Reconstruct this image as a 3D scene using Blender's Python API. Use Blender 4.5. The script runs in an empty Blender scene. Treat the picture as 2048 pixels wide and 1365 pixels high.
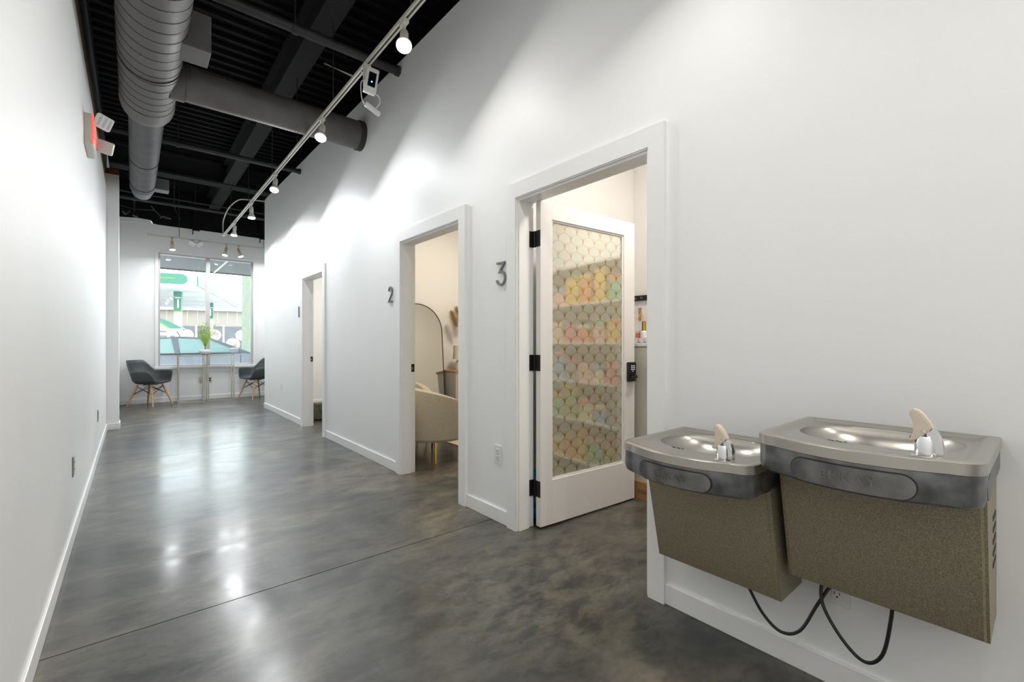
import bpy, bmesh, math, random
from mathutils import Vector, Matrix
random.seed(7)
SC = bpy.context.scene
COL = SC.collection
PI = math.pi

# ------------------------------------------------------------------ camera, world, exposure
cam_d = bpy.data.cameras.new('camera')
cam_d.sensor_width = 36.0
cam_d.lens = 36.0 * 904.343 / 2048.0
cam_d.shift_y = 4.9 / 2048.0
cam_d.clip_start = 0.02
cam_d.clip_end = 300
cam = bpy.data.objects.new('camera', cam_d)
cam.location = (0, 0, 1.148)
cam.rotation_euler = (PI / 2, 0, -0.69765573)
COL.objects.link(cam)
SC.camera = cam

world = bpy.data.worlds.new('daylight_world')
SC.world = world
world.use_nodes = True
bg = world.node_tree.nodes['Background']
bg.inputs['Color'].default_value = (0.86, 0.945, 1.0, 1)
bg.inputs['Strength'].default_value = 3.1

vs = SC.view_settings
vs.view_transform = 'Standard'
vs.look = 'None'
vs.exposure = 1.14
vs.gamma = 1.0
vs.use_curve_mapping = False
SC.cycles.max_bounces = 10
SC.cycles.diffuse_bounces = 6
SC.cycles.glossy_bounces = 4
SC.cycles.transparent_max_bounces = 12
SC.cycles.caustics_reflective = False
SC.cycles.caustics_refractive = False
SC.cycles.sample_clamp_indirect = 6.0

LAMP_W = 9.4          # each track lamp
ROOM_W = {'1': 23.0, '2': 15.5, '3': 12.0}

# ------------------------------------------------------------------ materials
M = {}
def nodes_of(m):
    m.use_nodes = True
    nt = m.node_tree
    return nt, nt.nodes, nt.links, nt.nodes['Principled BSDF']

def mat(name, rgb, rough=0.5, metal=0.0, var=0.0, vscale=6.0, bump=0.0, bscale=60.0, rvar=0.0, stretch=None,
        emit=None, estr=0.0, spec=0.5, coat=0.0, trans=0.0, sheen=0.0):
    m = bpy.data.materials.new(name)
    nt, N, L, p = nodes_of(m)
    p.inputs['Base Color'].default_value = (*rgb, 1)
    p.inputs['Roughness'].default_value = rough
    p.inputs['Metallic'].default_value = metal
    p.inputs['Specular IOR Level'].default_value = spec
    p.inputs['Coat Weight'].default_value = coat
    p.inputs['Transmission Weight'].default_value = trans
    p.inputs['Sheen Weight'].default_value = sheen
    tc = N.new('ShaderNodeTexCoord')
    src = tc.outputs['Object']
    if stretch:
        mp = N.new('ShaderNodeMapping'); mp.inputs['Scale'].default_value = stretch
        L.new(src, mp.inputs['Vector']); src = mp.outputs['Vector']
    if var or rvar:
        n = N.new('ShaderNodeTexNoise'); n.inputs['Scale'].default_value = vscale; n.inputs['Detail'].default_value = 5
        L.new(src, n.inputs['Vector'])
        if var:
            r = N.new('ShaderNodeValToRGB')
            r.color_ramp.elements[0].position = 0.3; r.color_ramp.elements[1].position = 0.7
            r.color_ramp.elements[0].color = (*[c * (1 - var) for c in rgb], 1)
            r.color_ramp.elements[1].color = (*[min(1, c * (1 + var)) for c in rgb], 1)
            L.new(n.outputs['Fac'], r.inputs['Fac']); L.new(r.outputs['Color'], p.inputs['Base Color'])
        if rvar:
            mr = N.new('ShaderNodeMapRange')
            mr.inputs['From Min'].default_value = 0.3; mr.inputs['From Max'].default_value = 0.7
            mr.inputs['To Min'].default_value = max(0.02, rough - rvar); mr.inputs['To Max'].default_value = rough + rvar
            L.new(n.outputs['Fac'], mr.inputs['Value']); L.new(mr.outputs['Result'], p.inputs['Roughness'])
    if bump:
        b = N.new('ShaderNodeTexNoise'); b.inputs['Scale'].default_value = bscale; b.inputs['Detail'].default_value = 3
        L.new(src, b.inputs['Vector'])
        bp = N.new('ShaderNodeBump'); bp.inputs['Strength'].default_value = bump; bp.inputs['Distance'].default_value = 0.004
        L.new(b.outputs['Fac'], bp.inputs['Height']); L.new(bp.outputs['Normal'], p.inputs['Normal'])
    if emit:
        p.inputs['Emission Color'].default_value = (*emit, 1); p.inputs['Emission Strength'].default_value = estr
    M[name] = m
    return m

mat('wall_paint', (0.865, 0.872, 0.868), 0.50, var=0.012, vscale=1.5, bump=0.05, bscale=140, spec=0.45)
mat('room_paint', (0.80, 0.785, 0.755), 0.5, var=0.01, vscale=2)
mat('trim_paint', (0.86, 0.862, 0.855), 0.32, var=0.01, vscale=9, bump=0.03, bscale=90)
mat('door_paint', (0.82, 0.80, 0.775), 0.35, var=0.012, vscale=8)
mat('black_paint', (0.0035, 0.0035, 0.0038), 0.7, var=0.35, vscale=7, bump=0.3, bscale=40, spec=0.2)
mat('fireproof_black', (0.015, 0.015, 0.016), 0.9, var=0.5, vscale=60, bump=1.0, bscale=120)
mat('dark_board', (0.10, 0.105, 0.115), 0.7, var=0.12, vscale=5)
mat('duct_paint', (0.125, 0.118, 0.112), 0.58, var=0.18, vscale=4, rvar=0.08, bump=0.1, bscale=30)
mat('duct_seam', (0.020, 0.020, 0.020), 0.5, var=0.1, vscale=5)
mat('duct_ribbed', (0.12, 0.121, 0.124), 0.5, var=0.12, vscale=6)
mat('pipe_paint', (0.030, 0.030, 0.031), 0.5, var=0.2, vscale=5)
mat('raw_wood', (0.46, 0.28, 0.12), 0.65, var=0.3, vscale=8, stretch=(6, 1, 6))
mat('red_wood', (0.20, 0.075, 0.02), 0.6, var=0.25, vscale=9)
mat('cream_metal', (0.62, 0.60, 0.52), 0.35, var=0.03, vscale=12)
mat('beige_metal', (0.50, 0.40, 0.25), 0.4, var=0.05, vscale=12)
mat('groove_dark', (0.03, 0.03, 0.028), 0.5, var=0.1)
mat('lamp_lens', (1, 1, 1), 0.3, emit=(1.0, 0.95, 0.88), estr=18)
mat('lamp_glass', (0.85, 0.83, 0.78), 0.12, coat=0.3)
mat('white_plastic', (0.80, 0.80, 0.78), 0.35, var=0.01)
mat('ivory_plastic', (0.62, 0.59, 0.50), 0.4, var=0.03)
mat('black_plastic', (0.012, 0.012, 0.013), 0.32, var=0.1)
mat('black_gloss', (0.006, 0.007, 0.010), 0.08)
mat('blue_led', (0.1, 0.2, 1), 0.3, emit=(0.1, 0.25, 1.0), estr=8)
mat('key_print', (0.7, 0.72, 0.7), 0.4, emit=(0.8, 0.85, 0.8), estr=0.5)
mat('red_lit', (0.9, 0.1, 0.08), 0.4, emit=(1.0, 0.10, 0.07), estr=0.5)
mat('led_lens', (0.55, 0.57, 0.58), 0.15, var=0.25, vscale=120)
mat('number_metal', (0.19, 0.205, 0.205), 0.5, metal=0.2, var=0.1, vscale=40)
mat('bronze', (0.014, 0.012, 0.011), 0.4, metal=0.3, var=0.15, vscale=30)
mat('dull_metal', (0.33, 0.32, 0.30), 0.4, metal=0.8, var=0.1)
mat('outlet_slot', (0.03, 0.03, 0.03), 0.5)
mat('stainless', (0.50, 0.475, 0.43), 0.30, metal=1.0, var=0.02, vscale=9, rvar=0.02)
mat('stainless_worn', (0.21, 0.215, 0.215), 0.42, metal=0.85, var=0.36, vscale=24, rvar=0.10)
mat('bar_worn', (0.18, 0.178, 0.175), 0.42, metal=0.8, var=0.4, vscale=18, rvar=0.12)
mat('bar_gap', (0.015, 0.015, 0.015), 0.6)
mat('chrome', (0.80, 0.81, 0.83), 0.06, metal=1.0, rvar=0.02, vscale=20)
mat('guard_rubber', (0.70, 0.60, 0.49), 0.45, var=0.04, vscale=30)
mat('rubber_cord', (0.012, 0.013, 0.015), 0.35, var=0.1)
mat('chair_plastic', (0.052, 0.060, 0.064), 0.42, var=0.05, bump=0.05, bscale=300)
mat('beech', (0.62, 0.37, 0.17), 0.45, var=0.15, vscale=10, stretch=(14, 14, 2))
mat('wire_black', (0.012, 0.012, 0.012), 0.35)
mat('nickel', (0.62, 0.58, 0.52), 0.22, metal=1.0, var=0.05)
mat('pot_ceramic', (0.66, 0.66, 0.64), 0.6, var=0.08, vscale=60, bump=0.2, bscale=120)
mat('soil', (0.05, 0.035, 0.02), 0.9, var=0.3, vscale=50, bump=0.6, bscale=90)
mat('palm_leaf', (0.36, 0.56, 0.07), 0.4, var=0.4, vscale=9)
mat('palm_stem', (0.16, 0.22, 0.03), 0.5, var=0.2)
mat('boucle', (0.60, 0.53, 0.39), 0.95, var=0.10, vscale=90, bump=0.9, bscale=160, sheen=0.3)
mat('gold_metal', (0.72, 0.46, 0.12), 0.22, metal=1.0, var=0.05)
mat('mirror_glass', (0.90, 0.90, 0.86), 0.015, metal=1.0)
mat('frame_black', (0.03, 0.025, 0.018), 0.4)
mat('dresser_white', (0.66, 0.62, 0.54), 0.4, var=0.03)
mat('oak_edge', (0.42, 0.27, 0.12), 0.5, var=0.15, vscale=20)
mat('linen_shade', (0.70, 0.60, 0.46), 0.9, var=0.05, vscale=80)
mat('pampas', (0.62, 0.47, 0.28), 0.95, var=0.2, vscale=30)
mat('rug_cream', (0.58, 0.50, 0.38), 0.95, var=0.1, vscale=70, bump=0.8, bscale=150)
mat('olive_canvas', (0.115, 0.112, 0.075), 0.85, var=0.25, vscale=14, bump=0.4, bscale=60)
mat('cardboard', (0.36, 0.20, 0.07), 0.8, var=0.1, vscale=7)
mat('print_brown', (0.12, 0.06, 0.02), 0.8)
mat('cabinet_gloss', (0.58, 0.55, 0.47), 0.22, var=0.05, vscale=3)
mat('blue_foil', (0.02, 0.30, 0.62), 0.25, var=0.7, vscale=14, bump=0.6, bscale=22)
mat('frosted_white', (0.78, 0.78, 0.77), 0.25, var=0.02)
for nm, c in dict(pink=(0.72, 0.20, 0.22), coral=(0.80, 0.22, 0.10), yellow=(0.80, 0.52, 0.06), mint=(0.22, 0.52, 0.32),
                  sky=(0.24, 0.42, 0.62), cream=(0.80, 0.70, 0.45), orange=(0.82, 0.30, 0.03), blush=(0.80, 0.48, 0.42),
                  olive=(0.36, 0.36, 0.08), grey=(0.30, 0.31, 0.32)).items():
    mat('card_' + nm, c, 0.5, var=0.05, vscale=10)
# outdoors
mat('asphalt', (0.36, 0.36, 0.36), 0.9, var=0.12, vscale=2, bump=0.4, bscale=60)
mat('soffit_grey', (0.08, 0.08, 0.078), 0.5, var=0.06, vscale=3)
mat('canopy_white', (0.80, 0.81, 0.80), 0.5, var=0.01)
mat('canopy_green', (0.030, 0.150, 0.095), 0.4, var=0.05, vscale=1)
mat('canopy_deep', (0.01, 0.07, 0.04), 0.4, var=0.05, vscale=1)
mat('lime', (0.13, 0.26, 0.03), 0.4)
mat('sun_yellow', (0.85, 0.78, 0.12), 0.4)
mat('store_wall', (0.30, 0.265, 0.225), 0.8, var=0.04, vscale=2)
mat('store_glass', (0.09, 0.095, 0.105), 0.1, var=0.2, vscale=1.2)
mat('poster_white', (0.45, 0.42, 0.41), 0.6, var=0.05)
mat('poster_red', (0.45, 0.27, 0.25), 0.6, var=0.4, vscale=3)
mat('pole_wood', (0.17, 0.20, 0.15), 0.85, var=0.2, vscale=5, stretch=(8, 8, 1))
mat('car_paint', (0.32, 0.35, 0.40), 0.25, metal=0.3, coat=0.6, var=0.02)
mat('car_glass', (0.40, 0.58, 0.57), 0.05, coat=0.5)
mat('car_trim', (0.05, 0.05, 0.055), 0.5)
mat('tyre', (0.02, 0.02, 0.02), 0.8)
mat('pump_screen', (0.10, 0.11, 0.13), 0.2)
mat('alu_frame', (0.52, 0.52, 0.51), 0.35, metal=0.3, var=0.03)

def concrete():
    m = bpy.data.materials.new('polished_concrete'); M['polished_concrete'] = m
    nt, N, L, p = nodes_of(m)
    geo = N.new('ShaderNodeNewGeometry')
    def noise(scale, detail, rough, dist, st=(1, 1, 1), rot=0.0):
        mp = N.new('ShaderNodeMapping'); mp.inputs['Scale'].default_value = st; mp.inputs['Rotation'].default_value = (0, 0, rot)
        n = N.new('ShaderNodeTexNoise'); n.inputs['Scale'].default_value = scale; n.inputs['Detail'].default_value = detail
        n.inputs['Roughness'].default_value = rough; n.inputs['Distortion'].default_value = dist
        L.new(geo.outputs['Position'], mp.inputs['Vector']); L.new(mp.outputs['Vector'], n.inputs['Vector'])
        return n.outputs['Fac']
    def ramp(fac, stops):
        r = N.new('ShaderNodeValToRGB'); e = r.color_ramp.elements
        while len(e) < len(stops): e.new(0.5)
        for k, (pos, c) in enumerate(stops): e[k].position = pos; e[k].color = (*c, 1)
        L.new(fac, r.inputs['Fac']); return r.outputs['Color']
    def mix(kind, f, a, b):
        x = N.new('ShaderNodeMix'); x.data_type = 'RGBA'; x.blend_type = kind
        if isinstance(f, float): x.inputs[0].default_value = f
        else: L.new(f, x.inputs[0])
        L.new(a, x.inputs[6]); L.new(b, x.inputs[7]); return x.outputs[2]
    big = noise(0.85, 5, 0.55, 0.7)
    mid = noise(2.3, 7, 0.60, 1.0, (0.85, 1.3, 1), 0.35)
    fine = noise(38, 5, 0.6, 0.2)
    streak = noise(6.5, 9, 0.70, 0.5, (0.7, 1.6, 1), 0.5)
    c1 = ramp(big, [(0.32, (0.030, 0.033, 0.032)), (0.5, (0.066, 0.066, 0.058)), (0.66, (0.140, 0.124, 0.096))])
    c2 = ramp(mid, [(0.30, (0.17, 0.19, 0.20)), (0.5, (0.5, 0.5, 0.5)), (0.70, (0.84, 0.80, 0.72))])
    c3 = ramp(fine, [(0.25, (0.36, 0.36, 0.36)), (0.5, (0.5, 0.5, 0.5)), (0.8, (0.62, 0.62, 0.60))])
    c4 = ramp(streak, [(0.32, (0.22, 0.23, 0.24)), (0.5, (0.5, 0.5, 0.5)), (0.70, (0.72, 0.71, 0.66))])
    c = mix('OVERLAY', 0.85, c1, c2)
    c = mix('OVERLAY', 0.75, c, c4)
    c = mix('OVERLAY', 0.60, c, c3)
    # traffic wear in front of the third doorway: pale tan scuffs
    dv = N.new('ShaderNodeVectorMath'); dv.operation = 'DISTANCE'; dv.inputs[1].default_value = (1.55, 1.55, 0)
    L.new(geo.outputs['Position'], dv.inputs[0])
    mr0 = N.new('ShaderNodeMapRange'); mr0.interpolation_type = 'SMOOTHSTEP'
    mr0.inputs['From Min'].default_value = 0.95; mr0.inputs['From Max'].default_value = 0.25
    L.new(dv.outputs['Value'], mr0.inputs['Value'])
    sc = noise(8.0, 9, 0.72, 0.35, (0.8, 1.4, 1), 0.6)
    mr1 = N.new('ShaderNodeMapRange'); mr1.inputs['From Min'].default_value = 0.42; mr1.inputs['From Max'].default_value = 0.62
    L.new(sc, mr1.inputs['Value'])
    mu = N.new('ShaderNodeMath'); mu.operation = 'MULTIPLY'; L.new(mr0.outputs['Result'], mu.inputs[0]); L.new(mr1.outputs['Result'], mu.inputs[1])
    mu2 = N.new('ShaderNodeMath'); mu2.operation = 'MULTIPLY'; L.new(mu.outputs[0], mu2.inputs[0]); mu2.inputs[1].default_value = 0.6
    tan = N.new('ShaderNodeRGB'); tan.outputs[0].default_value = (0.175, 0.155, 0.115, 1)
    c = mix('MIX', mu2.outputs[0], c, tan.outputs[0])
    L.new(c, p.inputs['Base Color'])
    mr = N.new('ShaderNodeMapRange'); mr.inputs['From Min'].default_value = 0.3; mr.inputs['From Max'].default_value = 0.7
    mr.inputs['To Min'].default_value = 0.14; mr.inputs['To Max'].default_value = 0.26
    L.new(mid, mr.inputs['Value'])
    p.inputs['Roughness'].default_value = 0.48
    p.inputs['Specular IOR Level'].default_value = 0.3
    p.inputs['Coat Weight'].default_value = 0.55; L.new(mr.outputs['Result'], p.inputs['Coat Roughness'])
    b = N.new('ShaderNodeBump'); b.inputs['Strength'].default_value = 0.06; b.inputs['Distance'].default_value = 0.002
    L.new(fine, b.inputs['Height']); L.new(b.outputs['Normal'], p.inputs['Normal'])
concrete()

def speckle():
    m = bpy.data.materials.new('granite_vinyl'); M['granite_vinyl'] = m
    nt, N, L, p = nodes_of(m)
    tc = N.new('ShaderNodeTexCoord')
    n = N.new('ShaderNodeTexNoise'); n.inputs['Scale'].default_value = 480; n.inputs['Detail'].default_value = 4
    L.new(tc.outputs['Object'], n.inputs['Vector'])
    r = N.new('ShaderNodeValToRGB'); e = r.color_ramp.elements
    e[0].position = 0.36; e[0].color = (0.165, 0.140, 0.090, 1); e[1].position = 0.66; e[1].color = (0.430, 0.375, 0.265, 1)
    L.new(n.outputs['Fac'], r.inputs['Fac']); L.new(r.outputs['Color'], p.inputs['Base Color'])
    b = N.new('ShaderNodeBump'); b.inputs['Strength'].default_value = 0.25; b.inputs['Distance'].default_value = 0.001
    L.new(n.outputs['Fac'], b.inputs['Height']); L.new(b.outputs['Normal'], p.inputs['Normal'])
    p.inputs['Roughness'].default_value = 0.5
speckle()

def glass():
    m = bpy.data.materials.new('clear_glass'); M['clear_glass'] = m
    nt, N, L, p = nodes_of(m)
    N.remove(p)
    t = N.new('ShaderNodeBsdfTransparent'); t.inputs['Color'].default_value = (0.95, 0.97, 0.96, 1)
    g = N.new('ShaderNodeBsdfGlossy'); g.inputs['Roughness'].default_value = 0.01
    lw = N.new('ShaderNodeFresnel'); lw.inputs['IOR'].default_value = 1.5
    x = N.new('ShaderNodeMixShader')
    L.new(lw.outputs['Fac'], x.inputs['Fac']); L.new(t.outputs['BSDF'], x.inputs[1]); L.new(g.outputs['BSDF'], x.inputs[2])
    L.new(x.outputs['Shader'], N['Material Output'].inputs['Surface'])
glass()

def fan_film():
    """printed film on the door glass: rows of overlapping fans, gold outlines, rays and tails"""
    m = bpy.data.materials.new('fan_film'); M['fan_film'] = m
    nt, N, L, p = nodes_of(m)
    tc = N.new('ShaderNodeTexCoord'); sp = N.new('ShaderNodeSeparateXYZ'); L.new(tc.outputs['Object'], sp.inputs['Vector'])
    def op(o, a, b=None, c=None):
        n = N.new('ShaderNodeMath'); n.operation = o
        for k, v in enumerate((a, b, c)):
            if v is None: continue
            if isinstance(v, (int, float)): n.inputs[k].default_value = v
            else: L.new(v, n.inputs[k])
        return n.outputs[0]
    P = 0.1115
    x = op('DIVIDE', sp.outputs['X'], P)
    z = op('DIVIDE', sp.outputs['Z'], P)
    rv = 0.56
    j0 = op('CEIL', op('DIVIDE', op('SUBTRACT', z, rv), 0.5))
    chosen = None
    for k in (2, 1, 0):
        j = op('ADD', j0, float(k))
        off = op('MULTIPLY', op('FLOORED_MODULO', j, 2.0), 0.5)
        dx = op('SUBTRACT', op('FRACT', op('SUBTRACT', x, off)), 0.5)
        dz = op('SUBTRACT', z, op('MULTIPLY', j, 0.5))
        d = op('SQRT', op('ADD', op('POWER', op('DIVIDE', dx, 0.5), 2.0), op('POWER', op('DIVIDE', dz, rv), 2.0)))
        if chosen is None:
            chosen = (dx, dz, d)
        else:
            ins = op('LESS_THAN', d, 1.0)
            def sel(a, b): return op('ADD', op('MULTIPLY', ins, a), op('MULTIPLY', op('SUBTRACT', 1.0, ins), b))
            chosen = (sel(dx, chosen[0]), sel(dz, chosen[1]), sel(d, chosen[2]))
    dx, dz, d = chosen
    ring = op('GREATER_THAN', d, 0.94)
    ang = op('ARCTAN2', dx, op('ADD', dz, 0.5))
    rays = op('GREATER_THAN', op('ABSOLUTE', op('SUBTRACT', op('FRACT', op('MULTIPLY', ang, 9.5)), 0.5)), 0.42)
    rad = op('SQRT', op('ADD', op('POWER', dx, 2.0), op('POWER', op('ADD', dz, 0.5), 2.0)))
    tail = N.new('ShaderNodeMapRange'); tail.interpolation_type = 'SMOOTHSTEP'
    tail.inputs['From Min'].default_value = 0.58; tail.inputs['From Max'].default_value = 0.22
    L.new(rad, tail.inputs['Value'])
    rays = op('MULTIPLY', rays, 0.42)
    g = op('MAXIMUM', op('MAXIMUM', op('MULTIPLY', ring, 0.75), rays), tail.outputs['Result'])
    mx = N.new('ShaderNodeMix'); mx.data_type = 'RGBA'
    L.new(g, mx.inputs[0])
    mx.inputs[6].default_value = (0.47, 0.47, 0.37, 1); mx.inputs[7].default_value = (0.26, 0.14, 0.012, 1)
    L.new(mx.outputs[2], p.inputs['Base Color'])
    p.inputs['Roughness'].default_value = 0.25
    gl = N.new('ShaderNodeBsdfGlossy'); gl.inputs['Roughness'].default_value = 0.06
    gl.inputs['Color'].default_value = (0.95, 0.94, 0.88, 1)
    ms = N.new('ShaderNodeMixShader'); ms.inputs['Fac'].default_value = 0.30
    L.new(p.outputs['BSDF'], ms.inputs[1]); L.new(gl.outputs['BSDF'], ms.inputs[2])
    L.new(ms.outputs['Shader'], N['Material Output'].inputs['Surface'])
fan_film()

# ------------------------------------------------------------------ mesh helpers
def B(): return bmesh.new()

def box(bm, x0, x1, y0, y1, z0, z1, bev=0.0, seg=2):
    v = [bm.verts.new(c) for c in ((x0, y0, z0), (x1, y0, z0), (x1, y1, z0), (x0, y1, z0),
                                   (x0, y0, z1), (x1, y0, z1), (x1, y1, z1), (x0, y1, z1))]
    f = [bm.faces.new([v[i] for i in q]) for q in ((3, 2, 1, 0), (4, 5, 6, 7), (0, 1, 5, 4), (1, 2, 6, 5), (2, 3, 7, 6), (3, 0, 4, 7))]
    if bev:
        es = list({e for q in f for e in q.edges})
        bmesh.ops.bevel(bm, geom=es, offset=bev, segments=seg, affect='EDGES', profile=0.5)
    return bm

def bx(*a, **k): return box(B(), *a, **k)

def frame_of(d):
    d = d.normalized()
    u = Vector((0, 0, 1)) if abs(d.z) < 0.9 else Vector((1, 0, 0))
    s = d.cross(u).normalized()
    return s, s.cross(d).normalized()

def cyl(bm, p0, p1, r0, r1=None, n=16, caps=True):
    p0, p1 = Vector(p0), Vector(p1); r1 = r0 if r1 is None else r1
    s, t = frame_of(p1 - p0)
    rings = []
    for p, r in ((p0, r0), (p1, r1)):
        rings.append([bm.verts.new(p + (s * math.cos(2 * PI * k / n) + t * math.sin(2 * PI * k / n)) * r) for k in range(n)])
    for k in range(n):
        bm.faces.new((rings[0][k], rings[0][(k + 1) % n], rings[1][(k + 1) % n], rings[1][k]))
    if caps:
        bm.faces.new(rings[0][::-1]); bm.faces.new(rings[1])
    return bm

def tube(bm, pts, r, n=8, closed=False):
    pts = [Vector(p) for p in pts]; m = len(pts)
    rr = r if isinstance(r, (list, tuple)) else [r] * m
    rings = []; s = None
    for i, p in enumerate(pts):
        a = pts[i - 1] if (i > 0 or closed) else p
        b = pts[(i + 1) % m] if (i < m - 1 or closed) else p
        d = (b - a).normalized()
        if s is None: s, t = frame_of(d)
        else:
            s = (s - d * s.dot(d)).normalized(); t = s.cross(d).normalized()
        rings.append([bm.verts.new(p + (s * math.cos(2 * PI * k / n) + t * math.sin(2 * PI * k / n)) * rr[i]) for k in range(n)])
    for i in range(m if closed else m - 1):
        a, b = rings[i], rings[(i + 1) % m]
        for k in range(n):
            bm.faces.new((a[k], a[(k + 1) % n], b[(k + 1) % n], b[k]))
    if not closed:
        bm.faces.new(rings[0][::-1]); bm.faces.new(rings[-1])
    return bm

def lathe(bm, prof, c=(0, 0, 0), n=24, rot=None):
    c = Vector(c); rings = []
    for r, z in prof:
        ring = []
        for k in range(n):
            v = Vector((r * math.cos(2 * PI * k / n), r * math.sin(2 * PI * k / n), z))
            ring.append(bm.verts.new((rot @ v if rot else v) + c))
        rings.append(ring)
    for a, b in zip(rings, rings[1:]):
        for k in range(n):
            bm.faces.new((a[k], a[(k + 1) % n], b[(k + 1) % n], b[k]))
    if prof[0][0] > 1e-6: bm.faces.new(rings[0][::-1])
    if prof[-1][0] > 1e-6: bm.faces.new(rings[-1])
    return bm

def prism(bm, poly, axis, a, b):
    def P(q, t):
        return (t, q[0], q[1]) if axis == 'X' else (q[0], t, q[1]) if axis == 'Y' else (q[0], q[1], t)
    A = [bm.verts.new(P(q, a)) for q in poly]; C = [bm.verts.new(P(q, b)) for q in poly]
    n = len(poly)
    bm.faces.new(A); bm.faces.new(C[::-1])
    for k in range(n): bm.faces.new((A[k], C[k], C[(k + 1) % n], A[(k + 1) % n]))
    return bm

def ribbon(bm, pts, w, axis, a, b, closed=False):
    """flat stroke of width w along 2D points, extruded from a to b on the axis"""
    pts = [Vector(p) for p in pts]; L, R = [], []
    for i, p in enumerate(pts):
        d0 = (p - pts[i - 1]).normalized() if i else None
        d1 = (pts[i + 1] - p).normalized() if i < len(pts) - 1 else None
        d = (d0 + d1).normalized() if d0 and d1 else (d0 or d1)
        n = Vector((-d.y, d.x)); k = 1.0
        if d0 and d1: k = 1 / max(0.35, n.dot(Vector((-d1.y, d1.x))))
        L.append(p + n * w / 2 * k); R.append(p - n * w / 2 * k)
    return prism(bm, [tuple(q) for q in L + R[::-1]], axis, a, b)

def spline(pts, n=8):
    P = [Vector(p) for p in pts]; out = []
    for i in range(len(P) - 1):
        a, b, c, d = P[max(i - 1, 0)], P[i], P[i + 1], P[min(i + 2, len(P) - 1)]
        for k in range(n):
            t = k / n
            out.append(0.5 * ((2 * b) + (c - a) * t + (2 * a - 5 * b + 4 * c - d) * t * t + (3 * b - a - 3 * c + d) * t ** 3))
    out.append(P[-1]); return out

def obj(name, bm, m, parent=None, smooth=False, world=False, label=None):
    if world and parent is not None:
        bmesh.ops.translate(bm, verts=bm.verts, vec=-parent.matrix_world.translation if parent.parent is None and parent.type == 'EMPTY' else -Vector(parent.get('_o', (0, 0, 0))))
    bmesh.ops.recalc_face_normals(bm, faces=bm.faces)
    me = bpy.data.meshes.new(name); bm.to_mesh(me); bm.free()
    me.materials.append(M[m])
    if smooth:
        me.polygons.foreach_set('use_smooth', [True] * len(me.polygons))
        try: me.set_sharp_from_angle(angle=math.radians(38))
        except Exception: pass
    o = bpy.data.objects.new(name, me); COL.objects.link(o)
    if parent is not None: o.parent = parent
    if label: o['label'] = label
    return o

def tag(o, label, cat, group=None, kind=None):
    o['label'] = label; o['category'] = cat
    if group: o['group'] = group
    if kind: o['kind'] = kind
    return o

def thing(name, label, cat, loc=(0, 0, 0), rotz=0.0, group=None, kind=None):
    o = bpy.data.objects.new(name, None); COL.objects.link(o)
    o.empty_display_size = 0.05
    o.location = loc; o.rotation_euler = (0, 0, rotz)
    o.matrix_world = Matrix.Translation(loc) @ Matrix.Rotation(rotz, 4, 'Z')
    return tag(o, label, cat, group, kind)

def struct(name, bm, m, label, cat='wall', parent=None, smooth=False):
    o = obj(name, bm, m, parent, smooth)
    if parent is None: tag(o, label, cat, None, 'structure')
    return o

def copy_tree(o, parent=None):
    c = o.copy(); COL.objects.link(c)
    if parent is not None: c.parent = parent
    for ch in o.children: copy_tree(ch, c)
    return c

def mesh_of(name, bm, m):
    bmesh.ops.recalc_face_normals(bm, faces=bm.faces)
    me = bpy.data.meshes.new(name); bm.to_mesh(me); bm.free(); me.materials.append(M[m]); return me

def inst(name, me, loc, parent):
    o = bpy.data.objects.new(name, me); COL.objects.link(o); o.location = loc; o.parent = parent; return o

# ------------------------------------------------------------------ shell of the place
WX = 1.81            # corridor face of the right wall
WB = 1.93            # room face of the right wall
LX = -0.272          # face of the left wall
FY = 11.14           # face of the far wall
YB = -4.6            # wall behind the camera
DECK = 4.22
DOORS = {1: (5.772, 6.627), 2: (2.732, 3.656), 3: (1.176, 2.100)}
HEAD = 2.046

fl = struct('floor', bx(-0.6, 5.6, YB - 0.1, FY + 0.12, -0.12, -0.012), 'groove_dark', 'grey polished concrete floor of the corridor with sawn joints', 'floor')
for a, b in ((YB - 0.1, -1.10), (-1.10, 2.350), (2.350, 5.803), (5.803, 9.255), (9.255, FY + 0.12)):
    obj('slab', bx(-0.6, 5.6, a + 0.003, b - 0.003, -0.012, 0.0), 'polished_concrete', fl)

def wall_top(y): return 3.628 + (y - 2.75) * 0.0152
b = B()
cuts = [YB, *DOORS[3], *DOORS[2], *DOORS[1], 9.066]
for i in range(0, len(cuts), 2):
    y0, y1 = cuts[i], cuts[i + 1]
    prism(b, [(y0, 0), (y1, 0), (y1, wall_top(y1)), (y0, wall_top(y0))], 'X', WX, WB)
for k, (y0, y1) in DOORS.items():
    prism(b, [(y0, HEAD), (y1, HEAD), (y1, wall_top(y1)), (y0, wall_top(y0))], 'X', WX, WB)
bmesh.ops.remove_doubles(b, verts=b.verts, dist=1e-5)
struct('wall_right', b, 'wall_paint', 'long white painted wall with three doorways and drinking fountains')

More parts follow.
